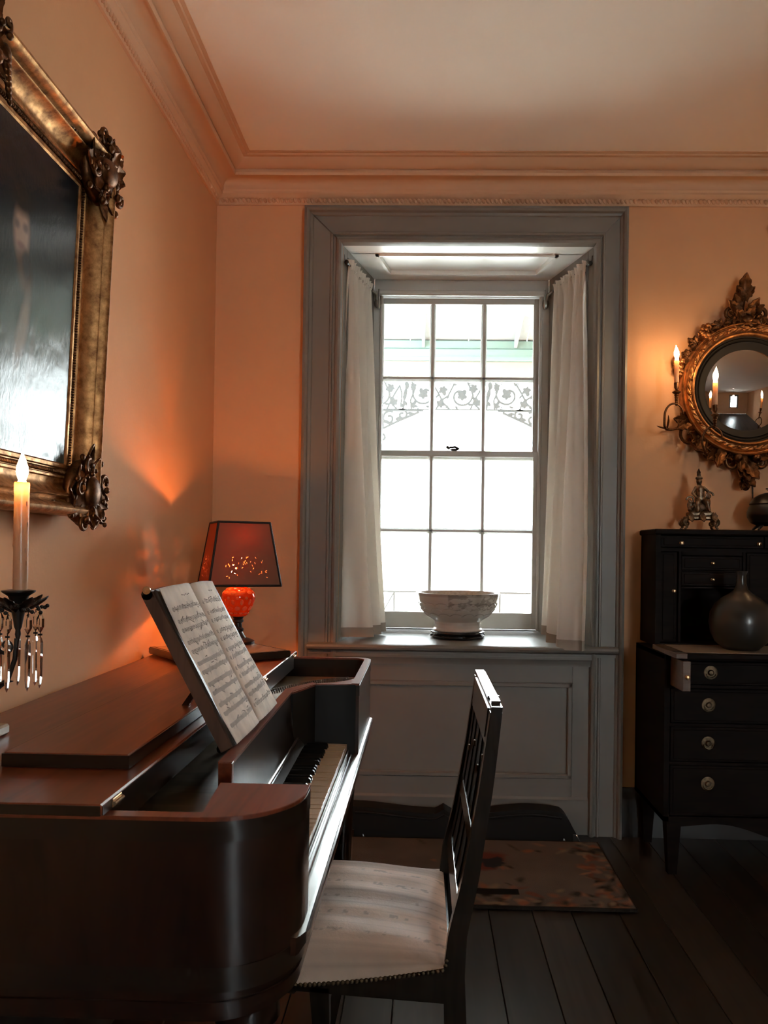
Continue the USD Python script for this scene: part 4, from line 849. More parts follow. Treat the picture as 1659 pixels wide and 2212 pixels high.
# ------------------------------------------------------------------ convex mirror with candle arms
MC = np.array([2.400, -.012, 2.008])
def onm(m):   # local (x right, y up, z out of wall) -> world
    T = frame_of(MC, (1, 0, 0), (0, 0, 1), (0, -1, 0)); return place(m, T)
mi = thing('convex_mirror', 'round convex mirror in a carved gilt frame with candle arms, over the desk', 'mirror', tuple(MC))
obj('frame_ring', onm(lathe([(.236, 0), (.236, .045), (.240, .056), (.246, .060), (.251, .056), (.253, .050), (.262, .050), (.272, .053), (.276, .056), (.281, .050), (.2865, .052), (.290, .046), (.292, .030), (.292, 0), (.236, 0)], 96)), 'copper', mi)
obj('outer_bead', onm(lathe([(.279, .038), (.286, .056), (.291, .060), (.296, .054), (.297, .02), (.279, .02), (.279, .038)], 96)), 'copper', mi)
band = []
for k in range(56):
    a = 2 * PI * k / 56; rr = .267; 
    lf = leaf(.038, .020, 2, .10, .25, .003, 8, 5); al = np.array([-math.sin(a + .3), math.cos(a + .3), 0]); s = np.array([math.cos(a + .3), math.sin(a + .3), 0])
    band.append(place(lf, frame_of((rr * math.cos(a), rr * math.sin(a), .052), s, al, (0, 0, 1))))
obj('laurel_band', onm(cat_(band)), 'copper', mi, smooth=45, kind='stuff')
for k in range(24):
    a = 2 * PI * k / 24 + .1; obj('gilt_ball', onm(ball((.2625 * math.cos(a), .2625 * math.sin(a), .062), .0065, 1)), 'copper', mi)
obj('reeded_slip', onm(lathe([(.180, .020), (.190, .024), (.206, .034), (.213, .036), (.217, .030), (.221, .036), (.226, .040), (.231, .036), (.237, .04), (.240, 0), (.180, 0), (.180, .020)], 96)), 'backmatte', mi)
RS = .52; hb = math.sqrt(RS * RS - .186 ** 2)
obj('glass', onm(lathe([(0, RS - hb + .018)] + [(RS * math.sin(t), RS * math.cos(t) - hb + .018) for t in np.linspace(.02, math.asin(.186 / RS), 40)] + [(.186, .004), (0, .004)], 96)), 'mirror', mi, smooth=50)
def spray(c, ang, n, L, W, spread, z0=.02, seed=0):
    r = np.random.default_rng(seed); out = []
    for k in range(n):
        a = math.radians(ang + spread * ((k / max(n - 1, 1)) - .5)); al = np.array([math.cos(a), math.sin(a), .15]); al /= np.linalg.norm(al); s = np.array([math.sin(a), -math.cos(a), 0])
        out.append(place(leaf(L * r.uniform(.8, 1.1), W, 4, .22, .25, .005, 14, 7), frame_of(np.array([c[0], c[1], z0 + .006 * k]), s, al, np.cross(s, al))))
    return out
# crest
crest = spray((-.02, .40), 92, 1, .118, .075, 0, .03, 1) + spray((-.02, .405), 90, 2, .075, .045, 80, .03, 2) + [tube([(-.02, .30, .03), (-.03, .36, .035), (-.02, .41, .035)], .012, 8)]
crest += spray((.0, .335), 45, 2, .09, .05, 30, .03, 3) + spray((-.035, .34), 128, 2, .085, .05, 30, .03, 4) + spray((-.02, .30), 60, 3, .07, .05, 150, .04, 5)
crest += [scroll((-.075, .335, .035), (1, 0, 0), (0, 1, 0), .034, 1.3, .010, 0, 1), scroll((.055, .335, .035), (1, 0, 0), (0, 1, 0), .034, 1.3, .010, PI, -1), scroll((-.045, .385, .03), (1, 0, 0), (0, 1, 0), .025, 1.1, .008, 4, -1),
          scroll((-.05, .295, .05), (1, 0, 0), (0, 1, 0), .03, 1.2, .010, 1, -1), scroll((.03, .295, .05), (1, 0, 0), (0, 1, 0), .03, 1.2, .010, 2, 1), ball((-.01, .31, .05), .028, 2, (1, .8, .8))]
obj('crest', onm(cat_(crest)), 'golddk', mi, smooth=45)
def vine(sg):
    out = []
    for ang, n, L in ((152, 4, .044), (141, 4, .048), (130, 3, .046), (117, 4, .046), (106, 3, .042), (97, 3, .042)):
        a = math.radians(ang); c = np.array([.300 * math.cos(a) * 1.0, .300 * math.sin(a)])
        out += spray(c, ang + 20, n, L, .034, 130, .03, int(ang))
    out.append(tube([(.305 * math.cos(a), .305 * math.sin(a), .03 + .01 * math.sin(9 * a)) for a in np.radians(np.linspace(98, 162, 24))], .006, 6))
    m = cat_(out); 
    if sg < 0: m.vertices[:, 0] *= -1; m.faces = m.faces[:, ::-1]
    return m
def grapes(c, n, seed, dirn=-90, size=.0105):
    r = np.random.default_rng(seed); out = []; d = np.array([math.cos(math.radians(dirn)), math.sin(math.radians(dirn))]); s = np.array([d[1], -d[0]])
    for k in range(n):
        t = r.random(); w = .026 * (1 - .8 * t); q = np.array(c) + d * .075 * t + s * r.uniform(-w, w); out.append(ball((q[0], q[1], .035 + r.uniform(0, .022)), size, 2))
    return cat_(out)
for sg in (1, -1):
    obj('vine', onm(vine(sg)), 'golddk', mi, smooth=45)
    for c, n, s_, d in (((-.312, .135), 30, 1, -82), ((-.205, .275), 30, 2, -55)):
        obj('grape_cluster', onm(grapes((c[0] * sg, c[1]), n, s_, d if sg > 0 else 180 - d)), 'copper', mi)
# apron with leaves and pendant
ap = []
for ang, n, L, W in ((-150, 3, .08, .05), (-130, 3, .085, .05), (-112, 3, .09, .055), (-95, 2, .08, .05), (-85, 2, .08, .05), (-68, 3, .09, .055), (-50, 3, .085, .05), (-30, 3, .08, .05)):
    a = math.radians(ang); ap += spray((.290 * math.cos(a), .290 * math.sin(a)), ang + (-35 if ang < -90 else 35), n, L, W, 70, .025, int(-ang))
for sg in (1, -1):
    ap += [scroll((-.245 * sg, -.205, .03), (1, 0, 0), (0, 1, 0), .055, 1.2, .008, PI / 2, sg), scroll((-.16 * sg, -.275, .03), (1, 0, 0), (0, 1, 0), .045, 1.2, .010, 1, -sg), scroll((-.06 * sg, -.325, .035), (1, 0, 0), (0, 1, 0), .035, 1.2, .010, 2, sg), ball((-.04 * sg, -.305, .05), .018, 2)]
obj('apron', onm(cat_(ap)), 'golddk', mi, smooth=45)
pd = spray((0, -.33), -90, 3, .085, .06, 60, .025, 71) + spray((0, -.38), -90, 3, .075, .045, 50, .03, 72) + [ball((0, -.425, .03), .020, 2, (1, 1.3, .8)), tube([(0, -.29, .03), (0, -.42, .03)], .014, 8)]
obj('pendant', onm(cat_(pd)), 'golddk', mi, smooth=45)
obj('hanging_cord', tube([(2.446, -.006, 1.70), (2.447, -.006, 1.42)], .003, 6), 'ebony', mi)
# candle arms: (candle x,y local, projection, candle height)
def candle_arm(cx, cy, cz, ch, root, sg, lean):
    base_ = np.array([cx, cy, cz]); P0 = np.array(root)
    pts = [P0, P0 + np.array([-.05 * sg, -.02, .03]), np.array([cx - .035 * sg, cy - .150, cz - .02]), np.array([cx - .050 * sg, cy - .115, cz]), np.array([cx - .046 * sg, cy - .075, cz]), np.array([cx - .022 * sg, cy - .045, cz]), np.array([cx + .012 * sg, cy - .050, cz]), np.array([cx + .030 * sg, cy - .085, cz])]
    t = np.linspace(0, len(pts) - 1, 50); from_ = np.array(pts)
    import scipy.interpolate as si
    C = si.CubicSpline(np.arange(len(pts)), from_)(t)
    arm = obj('candle_arm', onm(cat_([tube(C, np.linspace(.0065, .0035, 50), 8)] + [place(leaf(.055, .026, 2, .3, .2, .003, 10, 5), frame_of(np.array([cx - .032 * sg, cy - .148, cz - .015]), (0, 0, 1), np.array([.35 * sg, .94, 0]), np.array([-.94, .35 * sg, 0])))] + [place(leaf(.05, .022, 2, .2, .2, .003, 10, 5), frame_of(np.array([cx - .03 * sg, cy - .152, cz - .015]), (0, 0, 1), np.array([-.97 * sg, .1, 0]), np.array([.1, .97 * sg, 0])))])), 'golddk', mi, smooth=45)
    sp = lathe([(0, -.052), (.003, -.052), (.0055, -.045), (.0045, -.041), (.0065, -.036), (.005, -.032), (.0075, -.026), (.006, -.022), (.0085, -.016), (.007, -.012), (.0095, -.006), (.008, -.002), (.017, .004), (.0185, .008), (.010, .012), (.006, .018), (.010, .026), (.0112, .046), (.010, .048), (0, .048)], 24)
    T = np.eye(4); T[:3, :3] = np.array([[1, 0, 0], [0, 0, 1], [0, -1, 0]]).T @ np.eye(3)
    up = lambda m: (m.apply_transform(np.array([[1, 0, 0, cx], [0, 0, 1, cy], [0, -1, 0, cz], [0, 0, 0, 1.0]])), m)[1]
    obj('socket', onm(up(sp)), 'golddk', arm)
    obj('candle', onm(up(lathe([(0, .046), (.0098, .046), (.0098, .046 + ch), (.0105, .048 + ch), (.0102, .051 + ch), (0, .051 + ch)], 20))), 'wax', arm)
    obj('bulb', onm(up(flame_mesh((0, 0, .051 + ch), 1.0, lean))), 'flame', arm)
# left outer arm, left front arm and their counterparts on the right
candle_arm(-.350, -.046, .155, .092, (-.255, -.155, .02), 1, (-.004, 0))
candle_arm(-.232, -.165, .285, .088, (-.20, -.225, .02), 1, (.004, 0))
candle_arm(.350, -.046, .155, .092, (.255, -.155, .02), -1, (.004, 0))
candle_arm(.232, -.165, .285, .088, (.20, -.225, .02), -1, (-.004, 0))

# ------------------------------------------------------------------ secretary desk below the mirror
DX0, DX1, UX0, UX1 = 1.930, 2.870, 1.946, 2.854
dk = thing('secretary_desk', 'dark walnut writing desk with lowered fall front under the round mirror', 'desk', (2.40, -.23, 0))
obj('upper_case', [bx(UX0, UX0 + .020, -.250, -.025, .885, 1.352), bx(UX1 - .020, UX1, -.250, -.025, .885, 1.352), bx(UX0, UX1, -.04, -.025, .885, 1.352), bx(UX0 + .01, UX1 - .01, -.246, -.03, 1.282, 1.296), bx(UX0 + .01, UX1 - .01, -.246, -.03, .885, .897)], 'deskwood', dk)
obj('top_board', [bx(UX0 - .008, UX1 + .008, -.262, -.02, 1.352, 1.376, .005)], 'deskwood', dk)
def front(name, x0, x1, z0, z1, yf, knobs, parent=dk, r=.0085, th=.014):
    d = obj(name, [bx(x0, x1, yf, yf + .12, z0, z1, .002), bx(x0 + .012, x1 - .012, yf - .003, yf, z0 + .010, z1 - .010, .002)], 'deskwood', parent)
    for kx, kz in knobs:
        obj('knob', lathe_dir([(0, 0), (r * .9, 0), (r * .9, .002), (r * .45, .004), (r * .5, .008), (r, .013), (r * .8, .018), (0, .020)], [0, -1, 0], (kx, yf - .003, kz), 18), 'brass', d)
    return d
for a, b in ((UX0 + .022, 2.398), (2.402, UX1 - .022)): front('drawer', a, b, 1.299, 1.349, -.240, [((a + b) / 2 - .16, 1.320), ((a + b) / 2 + .16, 1.320)] if False else ([(2.052, 1.318), (2.375, 1.318)] if a < 2.2 else [(2.425, 1.318), (2.748, 1.318)]))
for s in (0, 1):
    X = (lambda v: v) if s == 0 else (lambda v: 4.80 - v)
    q = lambda a, b: (min(X(a), X(b)), max(X(a), X(b)))
    a, b = q(1.968, 2.040); front('small_door', a, b, .900, 1.280, -.236, [(X(2.024), 1.116)], r=.0075)
    a, b = q(2.046, 2.056); obj('partition', bx(a, b, -.238, -.03, .9, 1.282), 'deskwood', dk)
    a, b = q(2.058, 2.312)
    front('small_drawer', a, b, 1.204, 1.264, -.234, [(X(2.185), 1.234)], r=.0065); front('small_drawer', a, b, 1.138, 1.198, -.234, [(X(2.185), 1.166)], r=.0065)
    obj('shelf', [bx(a, b, -.236, -.03, 1.128, 1.134), bx(a, b, -.236, -.03, 1.199, 1.203), bx(a, b, -.236, -.03, 1.268, 1.282)], 'deskwood', dk)
    a, b = q(2.314, 2.324); obj('partition', bx(a, b, -.238, -.03, .9, 1.282), 'deskwood', dk)
front('small_door', 2.330, 2.470, .900, 1.280, -.234, [(2.455, 1.1)], r=.0065)
obj('lower_case', [bx(DX0, DX0 + .022, -.440, -.02, .215, .872), bx(DX1 - .022, DX1, -.440, -.02, .215, .872), bx(DX0, DX1, -.04, -.02, .215, .872), bx(DX0, DX1, -.44, -.02, .850, .873, .002), bx(DX0, DX1, -.44, -.02, .215, .235)] + [bx(DX0 + .02, DX1 - .02, -.438, -.03, z, z + .012) for z in (.742, .590, .438)], 'deskwood', dk)
obj('apron', prism(Polygon([(DX0 + .03, .215)] + [(DX0 + .03 + t * (DX1 - DX0 - .06), .205 - .05 * (1 - abs(2 * t - 1)) ** 2 * (1 if abs(t - .5) < .5 else 0) - .012 * math.cos(t * 4 * PI)) for t in np.linspace(0, 1, 30)] + [(DX1 - .03, .215)]).buffer(0), 'y', -.436, -.42), 'deskwood', dk)
def plate_handle(x, z, parent, yf):
    h = obj('handle', lathe_dir([(0, 0), (.026, 0), (.0275, .002), (.022, .004), (.012, .0035), (.008, .009), (0, .010)], [0, -1, 0], (x, yf - .003, z), 28), plainbrass, parent)
    obj('bail', tube([(x + .018 * math.cos(t), yf - .010 - .003 * math.sin(t), z - .004 - .016 * math.sin(t)) for t in np.linspace(0, PI, 12)], .0022, 6), plainbrass, h)
plainbrass = gilt('dull_brass', (.05, .035, .02), (.16, .11, .065), .45, 60, .03)
for z0, z1 in ((.604, .738), (.452, .588), (.238, .436)):
    d = front('drawer', DX0 + .026, DX1 - .026, z0, z1, -.437, []); zc = {.604: .677, .452: .526, .238: .367}[z0]
    for hx in (2.103, 2.697): plate_handle(hx, zc, d, -.437)
d = front('drawer', 2.012, 2.788, .756, .846, -.437, []); [plate_handle(hx, .805, d, -.437) for hx in (2.11, 2.69)]
for s in (0, 1):
    a, b = (1.955, 1.985) if s == 0 else (2.815, 2.845)
    l = obj('loper', bx(a, b, -.580, -.10, .752, .866, .0015), 'deskrim', dk)
    c = (a + b) / 2; obj('knob', lathe_dir([(0, 0), (.008, 0), (.008, .002), (.004, .004), (.0045, .008), (.0095, .014), (.007, .019), (0, .021)], [0, -1, 0], (c, -.580, .807), 18), 'brass', l)
ff = obj('fall_front', bx(DX0 + .004, DX1 - .004, -.565, -.252, .8735, .893, .003), 'deskwood', dk)
obj('writing_leather', bx(DX0 + .05, DX1 - .05, -.535, -.27, .8925, .8945), plain('worn_leather', (.30, .22, .15), .42, var=.2, vscale=12), ff)
for a_, b_ in ((DX0 + .0035, DX0 + .048), (DX1 - .048, DX1 - .0035)): obj('edge_banding', bx(a_, b_, -.5655, -.258, .8738, .8938, .002), 'deskrim', ff)
obj('hinge', bx(DX0 + .010, DX0 + .040, -.530, -.480, .8932, .8945), 'ebony', ff)
for lx, ly in ((DX0 + .045, -.405), (DX1 - .045, -.405), (DX0 + .045, -.06), (DX1 - .045, -.06)):
    obj('leg', hull([(lx + sx * w, ly + sy * w, z) for sx in (-1, 1) for sy in (-1, 1) for z, w in ((.235, .030), (0, .017))]), 'deskwood', dk)

# things on the desk
tag(obj('round_vase', lathe([(0, .8953), (.062, .8953), (.070, .900), (.098, .925), (.115, .960), (.121, 1.000), (.117, 1.040), (.100, 1.075), (.072, 1.100), (.042, 1.118), (.026, 1.134), (.020, 1.155), (.0185, 1.190), (.023, 1.202), (.024, 1.207), (.018, 1.208), (.0145, 1.19), (.014, 1.16), (0, 1.15)], 56, (2.240, -.405, 0)), 'vase'), 'round dark long-necked vase standing on the lowered desk front', 'vase')
fg = thing('figurine', 'small bronze seated figure on an ornate footed plinth on the desk top', 'figurine', (2.166, -.13, 1.3765))
def figurine():
    c = np.array([2.166, -.13, 1.3765]); S = []
    def bone(a, b, ra, rb): 
        A = m3.Manifold.sphere(ra, 20).translate(tuple(map(float, c + a))); B = m3.Manifold.sphere(rb, 20).translate(tuple(map(float, c + b))); return m3.Manifold.batch_hull([A, B])
    V = lambda *p: np.array(p, float)
    pel, che, nck, hd = V(.004, 0, .135), V(.000, -.002, .178), V(-.003, -.003, .196), V(-.004, -.006, .212)
    B = [bone(pel, che, .020, .019), bone(che, nck, .015, .008), bone(nck, hd, .008, .0125), bone(pel + V(-.01, 0, 0), V(-.018, -.032, .118), .014, .010), bone(V(-.018, -.032, .118), V(-.016, -.034, .082), .010, .007), bone(V(-.016, -.034, .082), V(-.022, -.044, .078), .007, .005),
         bone(pel + V(.010, 0, 0), V(.022, -.030, .122), .014, .010), bone(V(.022, -.030, .122), V(.030, -.034, .086), .010, .007), bone(V(.030, -.034, .086), V(.030, -.044, .080), .007, .005),
         bone(che + V(-.016, 0, .006), V(-.032, -.008, .160), .008, .006), bone(V(-.032, -.008, .160), V(-.022, -.026, .140), .006, .005), bone(che + V(.016, 0, .006), V(.034, -.006, .170), .008, .006), bone(V(.034, -.006, .170), V(.036, -.014, .140), .006, .005)]
    m = B[0]
    for q in B[1:]: m = m + q
    m = m.refine_to_length(.006).to_mesh(); t = trimesh.Trimesh(m.vert_properties[:, :3], m.tri_verts); trimesh.smoothing.filter_taubin(t, iterations=8); return t
obj('figure', figurine(), 'bronze', fg, smooth=60)
c = np.array([2.166, -.13, 1.3765])
obj('hat', [ball(c + (-.004, -.004, .226), .013, 2, (1.2, 1.1, .7)), place(leaf(.038, .02, 3, .4, .2, .003, 10, 5), frame_of(c + (-.004, -.002, .228), (1, 0, 0), (-.15, 0, 1), (0, -1, 0))), ball(c + (-.002, 0, .245), .006, 1)], 'bronze', fg)
rr = np.random.default_rng(4)
obj('rockwork', [ball(c + (0, .004, .098), .036, 2, (1.1, .8, .8)), ball(c + (.034, .006, .120), .020, 2, (.8, .7, 1.4)), ball(c + (-.036, .004, .108), .018, 2, (.9, .7, 1.2)), scroll(c + (.040, -.006, .150), (1, 0, 0), (0, 0, 1), .018, 1.2, .005, 0, 1), scroll(c + (-.040, -.006, .130), (1, 0, 0), (0, 0, 1), .018, 1.2, .005, PI, -1)] + [ball(c + rr.uniform(-1, 1, 3) * (.042, .022, .022) + (0, 0, .090), rr.uniform(.006, .013), 1) for _ in range(30)], 'bronze', fg, smooth=50)
obj('plinth', [bx(c[0] - .060, c[0] + .060, c[1] - .034, c[1] + .034, c[2] + .044, c[2] + .060, .004), bx(c[0] - .050, c[0] + .050, c[1] - .03, c[1] + .03, c[2] + .058, c[2] + .080, .006)] + [place(leaf(.040, .030, 3, .3, .2, .004, 10, 5), frame_of(c + (x_, -.036, .070), (1, 0, 0), (0, -.3, -1), (0, -1, .3))) for x_ in (-.05, 0, .05)], 'bronze', fg, smooth=45)
for sx in (-1, 1):
    for sy in (-1, 1):
        obj('foot', [scroll(c + (sx * .062, sy * .028, .030), (sx, 0, 0), (0, 0, 1), .016, 1.1, .006, PI / 2, -1), tube([c + (sx * .062, sy * .028, .048), c + (sx * .070, sy * .030, .030), c + (sx * .062, sy * .030, .012), c + (sx * .070, sy * .031, .004)], [.008, .007, .006, .005], 8)], 'bronze', fg)
po = thing('lidded_pot', 'squat dark lidded pot with small feet at the right end of the desk top', 'pot', (2.470, -.13, 1.3765))
obj('body', lathe([(0, .022), (.05, .022), (.078, .036), (.092, .060), (.094, .080), (.086, .104), (.078, .116), (.0, .116)], 48, (2.470, -.13, 1.3765)), 'darkpot', po)
obj('lid', lathe([(.082, .112), (.084, .118), (.070, .142), (.045, .158), (.02, .166), (0, .167)], 48, (2.470, -.13, 1.3765)), 'darkpot', po)
obj('lid_knob', [lathe([(0, .165), (.005, .165), (.006, .172), (.012, .177), (.006, .182), (0, .183)], 16, (2.470, -.13, 1.3765)), tube([(2.452, -.13, 1.560), (2.488, -.13, 1.561)], .003)], 'darkpot', po)
for k in range(4):
    a = k * PI / 2 + .6; obj('foot', tube([(2.470 + .055 * math.cos(a), -.13 + .055 * math.sin(a), 1.402), (2.470 + .075 * math.cos(a), -.13 + .075 * math.sin(a), 1.388), (2.470 + .082 * math.cos(a), -.13 + .082 * math.sin(a), 1.3805)], [.008, .006, .004], 8), 'darkpot', po)

# ------------------------------------------------------------------ chair drawn up to the keys
CYn, CYf = -1.985, -1.490
ch = thing('side_chair', 'black side chair with pale striped silk seat drawn up to the piano keys', 'chair', (.90, -1.74, 0))
def stile(y0, y1):
    c = [(.0, 1.075, .046), (.10, 1.062, .046), (.22, 1.052, .046), (.315, 1.047, .045), (.42, 1.043, .043), (.50, 1.050, .038), (.60, 1.073, .034), (.70, 1.089, .030), (.79, 1.103, .028), (.88, 1.114, .026), (.945, 1.1215, .024)]
    z = np.linspace(0, .945, 24); xc = np.interp(z, [q[0] for q in c], [q[1] for q in c]); w = np.interp(z, [q[0] for q in c], [q[2] for q in c])
    L = [(a - b / 2, q) for a, b, q in zip(xc, w, z)] + [(a + b / 2, q) for a, b, q in list(zip(xc, w, z))[::-1]]
    return prism(L, 'y', y0, y1)
obj('rear_leg', stile(CYn, CYn + .026), 'chairwood', ch); obj('rear_leg', stile(CYf - .026, CYf), 'chairwood', ch)
def bxz(z): return float(np.interp(z, [.42, .50, .60, .70, .79, .88, .945, .96], [1.043, 1.050, 1.073, 1.089, 1.103, 1.114, 1.1215, 1.123]))
def back_slab(z0, z1, th, y0, y1, rnd=0):
    P = [(bxz(z) - th / 2, z) for z in np.linspace(z0, z1, 8)] + [(bxz(z) + th / 2, z) for z in np.linspace(z1, z0, 8)]; return prism(P, 'y', y0, y1)
crr = obj('crest_rail', [back_slab(.872, .957, .0225, CYn - .003, CYf + .003), back_slab(.957, .963, .019, CYn + .03, CYf - .06)], 'chairwood', ch)
obj('crest_groove', [bx(bxz(.957) - .012, bxz(.957) + .0125, CYn + .085 + .0, CYn + .097, .9565, .9635)] + [bx(bxz(.957) - .0105, bxz(.957) - .003, CYn + .22 + k * .018, CYn + .226 + k * .018, .9628, .9634) for k in range(6)], 'ebony', crr)
obj('crest_panel', [back_slab(.885, .945, .027, CYn + .05, CYf - .05)], 'chairwood', crr)
obj('cross_rail', back_slab(.655, .69, .020, CYn + .02, CYf - .02), 'chairwood', ch); obj('cross_rail', back_slab(.505, .545, .020, CYn + .02, CYf - .02), 'chairwood', ch)
obj('back_panel', back_slab(.54, .88, .010, CYn + .02, CYf - .02), 'backmatte', ch)
for k in range(5):
    yb = CYn + .06 + k * (CYf - CYn - .12) / 4; obj('back_slat', back_slab(.54, .88, .017, yb - .022, yb + .022), 'backmatte', ch)
for yb, zz in ((-1.93, .84), (-1.86, .80), (-1.72, .82), (-1.60, .78)):
    obj('inlay', bx(bxz(zz) - .0125, bxz(zz) - .008, yb - .006, yb + .006, zz - .007, zz + .007, .001), plainbrass, crr)
# seat frame
SX0, SX1 = .700, 1.045
def znail(x): return .386 + .042 * max(0, min(1, (x - SX0) / (SX1 - SX0))) ** 1.5
def side_rail(y0, y1):
    xs = np.linspace(SX0, SX1, 16); return prism([(a, .374 - .020 * (a - SX0) / (SX1 - SX0)) for a in xs] + [(a, znail(a) + .002) for a in xs[::-1]], 'y', y0, y1)
obj('seat_rail', side_rail(CYn + .004, CYn + .026), 'chairwood', ch); obj('seat_rail', side_rail(CYf - .026, CYf - .004), 'chairwood', ch)
obj('seat_rail', bx(SX0 - .004, SX0 + .022, CYn + .01, CYf - .01, .362, .384, .004), 'chairwood', ch); obj('seat_rail', bx(SX1 - .03, SX1 - .006, CYn + .02, CYf - .02, .355, .424), 'chairwood', ch)
for yy in (CYn + .004, CYf - .038):
    P0, P1 = np.array([SX0 + .016, yy + .017, .40]), np.array([SX0 - .035 + (.075 if yy > -1.7 else 0.03), yy + .017, 0]); 
    obj('front_leg', prism([(SX0 + .050, .380), (SX0 + .090, .380), (SX0 + .092, .30), (SX0 + .080, .15), (SX0 + .050, .0), (SX0 + .026, .0), (SX0 + .053, .15), (SX0 + .058, .30)], 'y', yy, yy + .032), 'chairwood', ch)
def seat():
    nu, nv = 90, 120; s, t = np.meshgrid(np.linspace(0, 1, nu), np.linspace(0, 1, nv), indexing='ij')
    x_ = SX0 - .006 + (SX1 - .012 - SX0 + .006) * s; y_ = CYn + .001 + (CYf - CYn - .002) * t
    e = lambda q: np.clip(np.minimum(q, 1 - q) / .14, 0, 1); dome = np.sin(e(s) * PI / 2) ** .55 * np.sin(e(t) * PI / 2) ** .55
    crown = .020 * np.sin(PI * s) * np.sin(PI * t)
    wr = .0022 * np.sin(t * 34 + 2.2 * s + 1.4 * np.sin(s * 4)) * np.exp(-((s - .45) / .42) ** 2) + .0016 * meshkit.fbm(np.stack([s * 3, t * 14, s * 0], -1), 3)
    q_ = s ** 1.5; z0_ = .388 + .042 * q_; z_ = z0_ + (.468 - .030 * q_ - z0_) * dome + crown * .45 + wr * dome
    n = meshkit.fbm(np.stack([s * 4, t * 5, s * 0 + 2], -1), 5); n2 = meshkit.fbm(np.stack([s * 30, t * 30, s * 0 + 4], -1), 3)
    base_ = np.array([.76, .585, .465]) * (.82 + .30 * n)[..., None]
    stripe = .5 + .5 * np.sin(t * 2 * PI * 2.1 + 1.9); stripe = np.clip((stripe - .55) * 4, 0, 1); fine = (np.sin(t * 2 * PI * 16) > .82) * .10
    col = base_ * (1 - .34 * stripe - fine)[..., None]
    fl_ = ((n2 > .60) & (np.abs(np.sin(t * 2 * PI * 3.1 + .4)) < .28)); col = np.where(fl_[..., None], col * .70, col)
    top = np.stack([x_, y_, z_], -1)
    ring = np.stack([x_, y_, z_ * 0 + .405], -1)
    m = sheet(top, .003)
    return m, np.vstack([col.reshape(-1, 3)] * 2)
sm, sc_ = seat(); obj('seat', sm, 'silk', ch, paint=sc_)
for k in range(34):
    xx = SX0 + .004 + k * (SX1 - SX0 - .03) / 33; obj('brass_nail', ball((xx, CYn - .001, znail(xx) + .001), .0048, 1, (1, .7, 1)), plainbrass, ch)
for k in range(5):
    obj('brass_nail', ball((SX1 - .019 + .002 * k, CYn - .001 + .003 * k, znail(SX1) + .006 + .0095 * k), .0048, 1, (1, .7, 1)), plainbrass, ch)

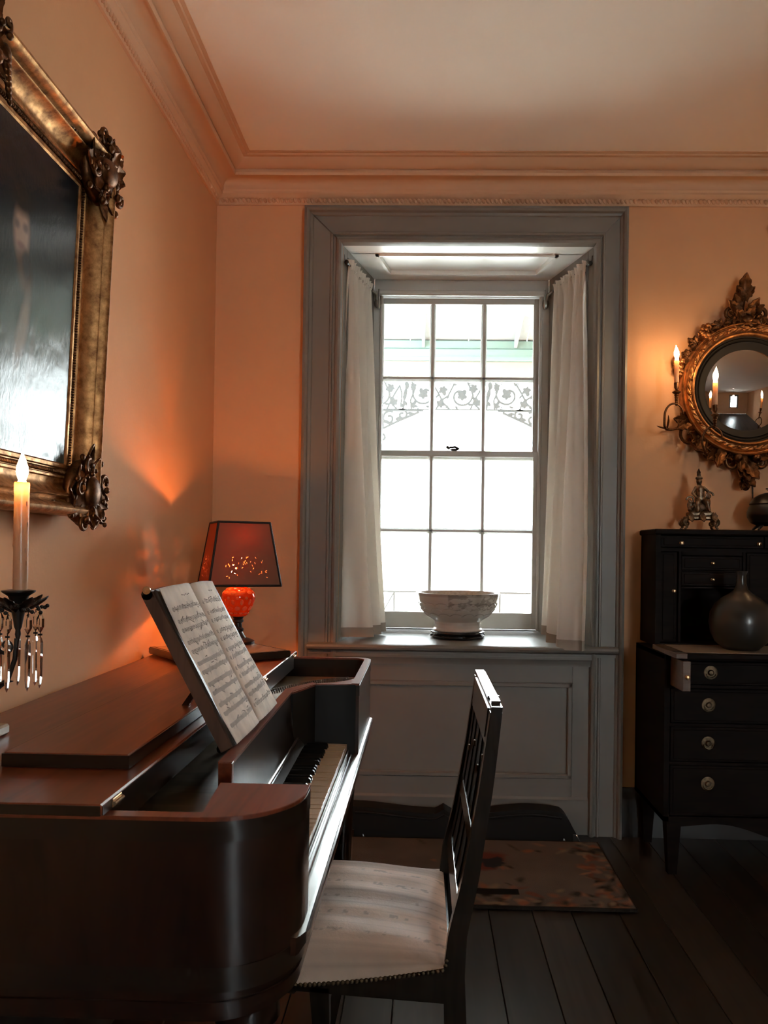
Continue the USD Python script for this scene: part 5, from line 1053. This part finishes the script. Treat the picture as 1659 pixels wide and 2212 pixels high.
# ------------------------------------------------------------------ rug and low stool under the window
def rug():
    x0, x1, y0, y1 = .62, 1.742, -.775, -.135; nu, nv = 300, 190
    s, t = np.meshgrid(np.linspace(0, 1, nu), np.linspace(0, 1, nv), indexing='ij'); x_, y_ = x0 + (x1 - x0) * s, y0 + (y1 - y0) * t
    e = np.minimum(np.minimum(s * (x1 - x0), (1 - s) * (x1 - x0)), np.minimum(t * (y1 - y0), (1 - t) * (y1 - y0)))
    P = np.stack([x_, y_, x_ * 0], -1)
    n1, n2, n3 = meshkit.fbm(P * 9, 4, 1), meshkit.fbm(P * 24, 3, 2), meshkit.fbm(P * 5, 3, 7)
    c = np.array([.145, .112, .088]) * (.65 + .7 * n3)[..., None]
    def mixm(cc, m):
        nonlocal c; m = np.clip(m, 0, 1)[..., None]; c = c * (1 - m) + np.array(cc) * m
    r = np.random.default_rng(12)
    for k in range(190):                      # border flowers and leaves, blurred by wear
        q = r.random()
        if q < .58: fx, fy = r.uniform(x0, x1), y0 + abs(r.normal(.055, .045))
        elif q < .86: fx, fy = x1 - abs(r.normal(.06, .045)), r.uniform(y0, y1)
        else: fx, fy = r.uniform(x0 + .3, x1), r.uniform(y0 + .1, y1)
        th = r.uniform(0, PI); u, v = (x_ - fx) * math.cos(th) + (y_ - fy) * math.sin(th), -(x_ - fx) * math.sin(th) + (y_ - fy) * math.cos(th)
        d = np.hypot(u / r.uniform(.018, .042), v / r.uniform(.010, .02)) + (n2 - .5) * 1.5
        mixm([(.30, .12, .065), (.34, .17, .10), (.26, .19, .12), (.030, .026, .024), (.20, .075, .05), (.045, .04, .034)][int(r.integers(0, 6))], (1.2 - d) * 1.3 * r.uniform(.4, 1))
    d = np.hypot(x_ - 1.20, (y_ + .36) * 1.1) / .13 + (n1 - .5) * 1.3; mixm((.17, .045, .035), (1 - d) * 3)
    d = np.hypot(x_ - 1.27, (y_ + .38)) / .06 + (n2 - .5) * 1.2; mixm((.028, .030, .034), (1 - d) * 3)
    mixm((.018, .017, .018), (.028 - np.abs(y_ + .655 + .01 * (n1 - .5))) * 200 * (x_ < 1.34) * (x_ > .95))
    mixm((.030, .024, .020), (.007 - e) * 250)
    z = .010 + .0015 * n2; m = sheet(np.stack([x_, y_, z], -1), .012); m.vertices[:, 2] = np.maximum(m.vertices[:, 2], .0005)
    return m, np.vstack([c.reshape(-1, 3)] * 2)
rm, rc = rug(); tag(obj('rug', rm, 'rug', paint=rc), 'worn brown hearth rug with a rust flower border on the dark boards', 'rug')
fs = thing('footstool', 'long low dark stool with a serpentine top edge against the window breast', 'footstool', (1.15, -.085, 0))
sx = np.linspace(.66, 1.650, 80)
def zt(x):
    u = (x - .66) / .99
    return .118 + .028 * math.exp(-((u - .02) / .22) ** 2) + .030 * math.exp(-((u - .80) / .20) ** 2) + .022 * max(0, 1 - abs(u - .418) / .035) - (.09 * ((u - .93) / .07) ** 2 if u > .93 else 0)
prof_ = [(x, max(.05, zt(x))) for x in sx]
obj('seat_board', prism([(.66, .045)] + prof_ + [(1.652, .045)], 'y', -.128, -.040), 'backmatte', fs, smooth=40)
obj('moulding', tube([(x, -.128, z - .022) for x, z in prof_[2:-5]], .006, 8), 'backmatte', fs)
obj('plinth', bx(.68, 1.640, -.120, -.046, .006, .05, .003), 'backmatte', fs)
for fx in (.72, 1.60):
    for fy in (-.108, -.060): obj('foot', lathe([(0, 0), (.012, 0), (.016, .008), (.012, .024), (0, .024)], 12, (fx, fy, 0)), 'chairwood', fs)

# ------------------------------------------------------------------ hanging lamp of the room, above and behind the camera
hl = thing('hanging_lamp', 'small brass hanging lamp with a white glass globe behind the viewpoint', 'lamp', (2.9, -4.9, 2.3))
obj('globe', ball((2.9, -4.9, 2.30), .11, 3), glow('warm_globe', (1.0, .70, .42), WARM), hl)
obj('rod', tube([(2.9, -4.9, 2.40), (2.9, -4.9, 2.985)], .008), 'brass', hl)
obj('ceiling_rose', lathe([(0, 2.96), (.06, 2.97), (.07, 2.999), (0, 2.999)], 24, (2.9, -4.9, 0)), 'brass', hl)
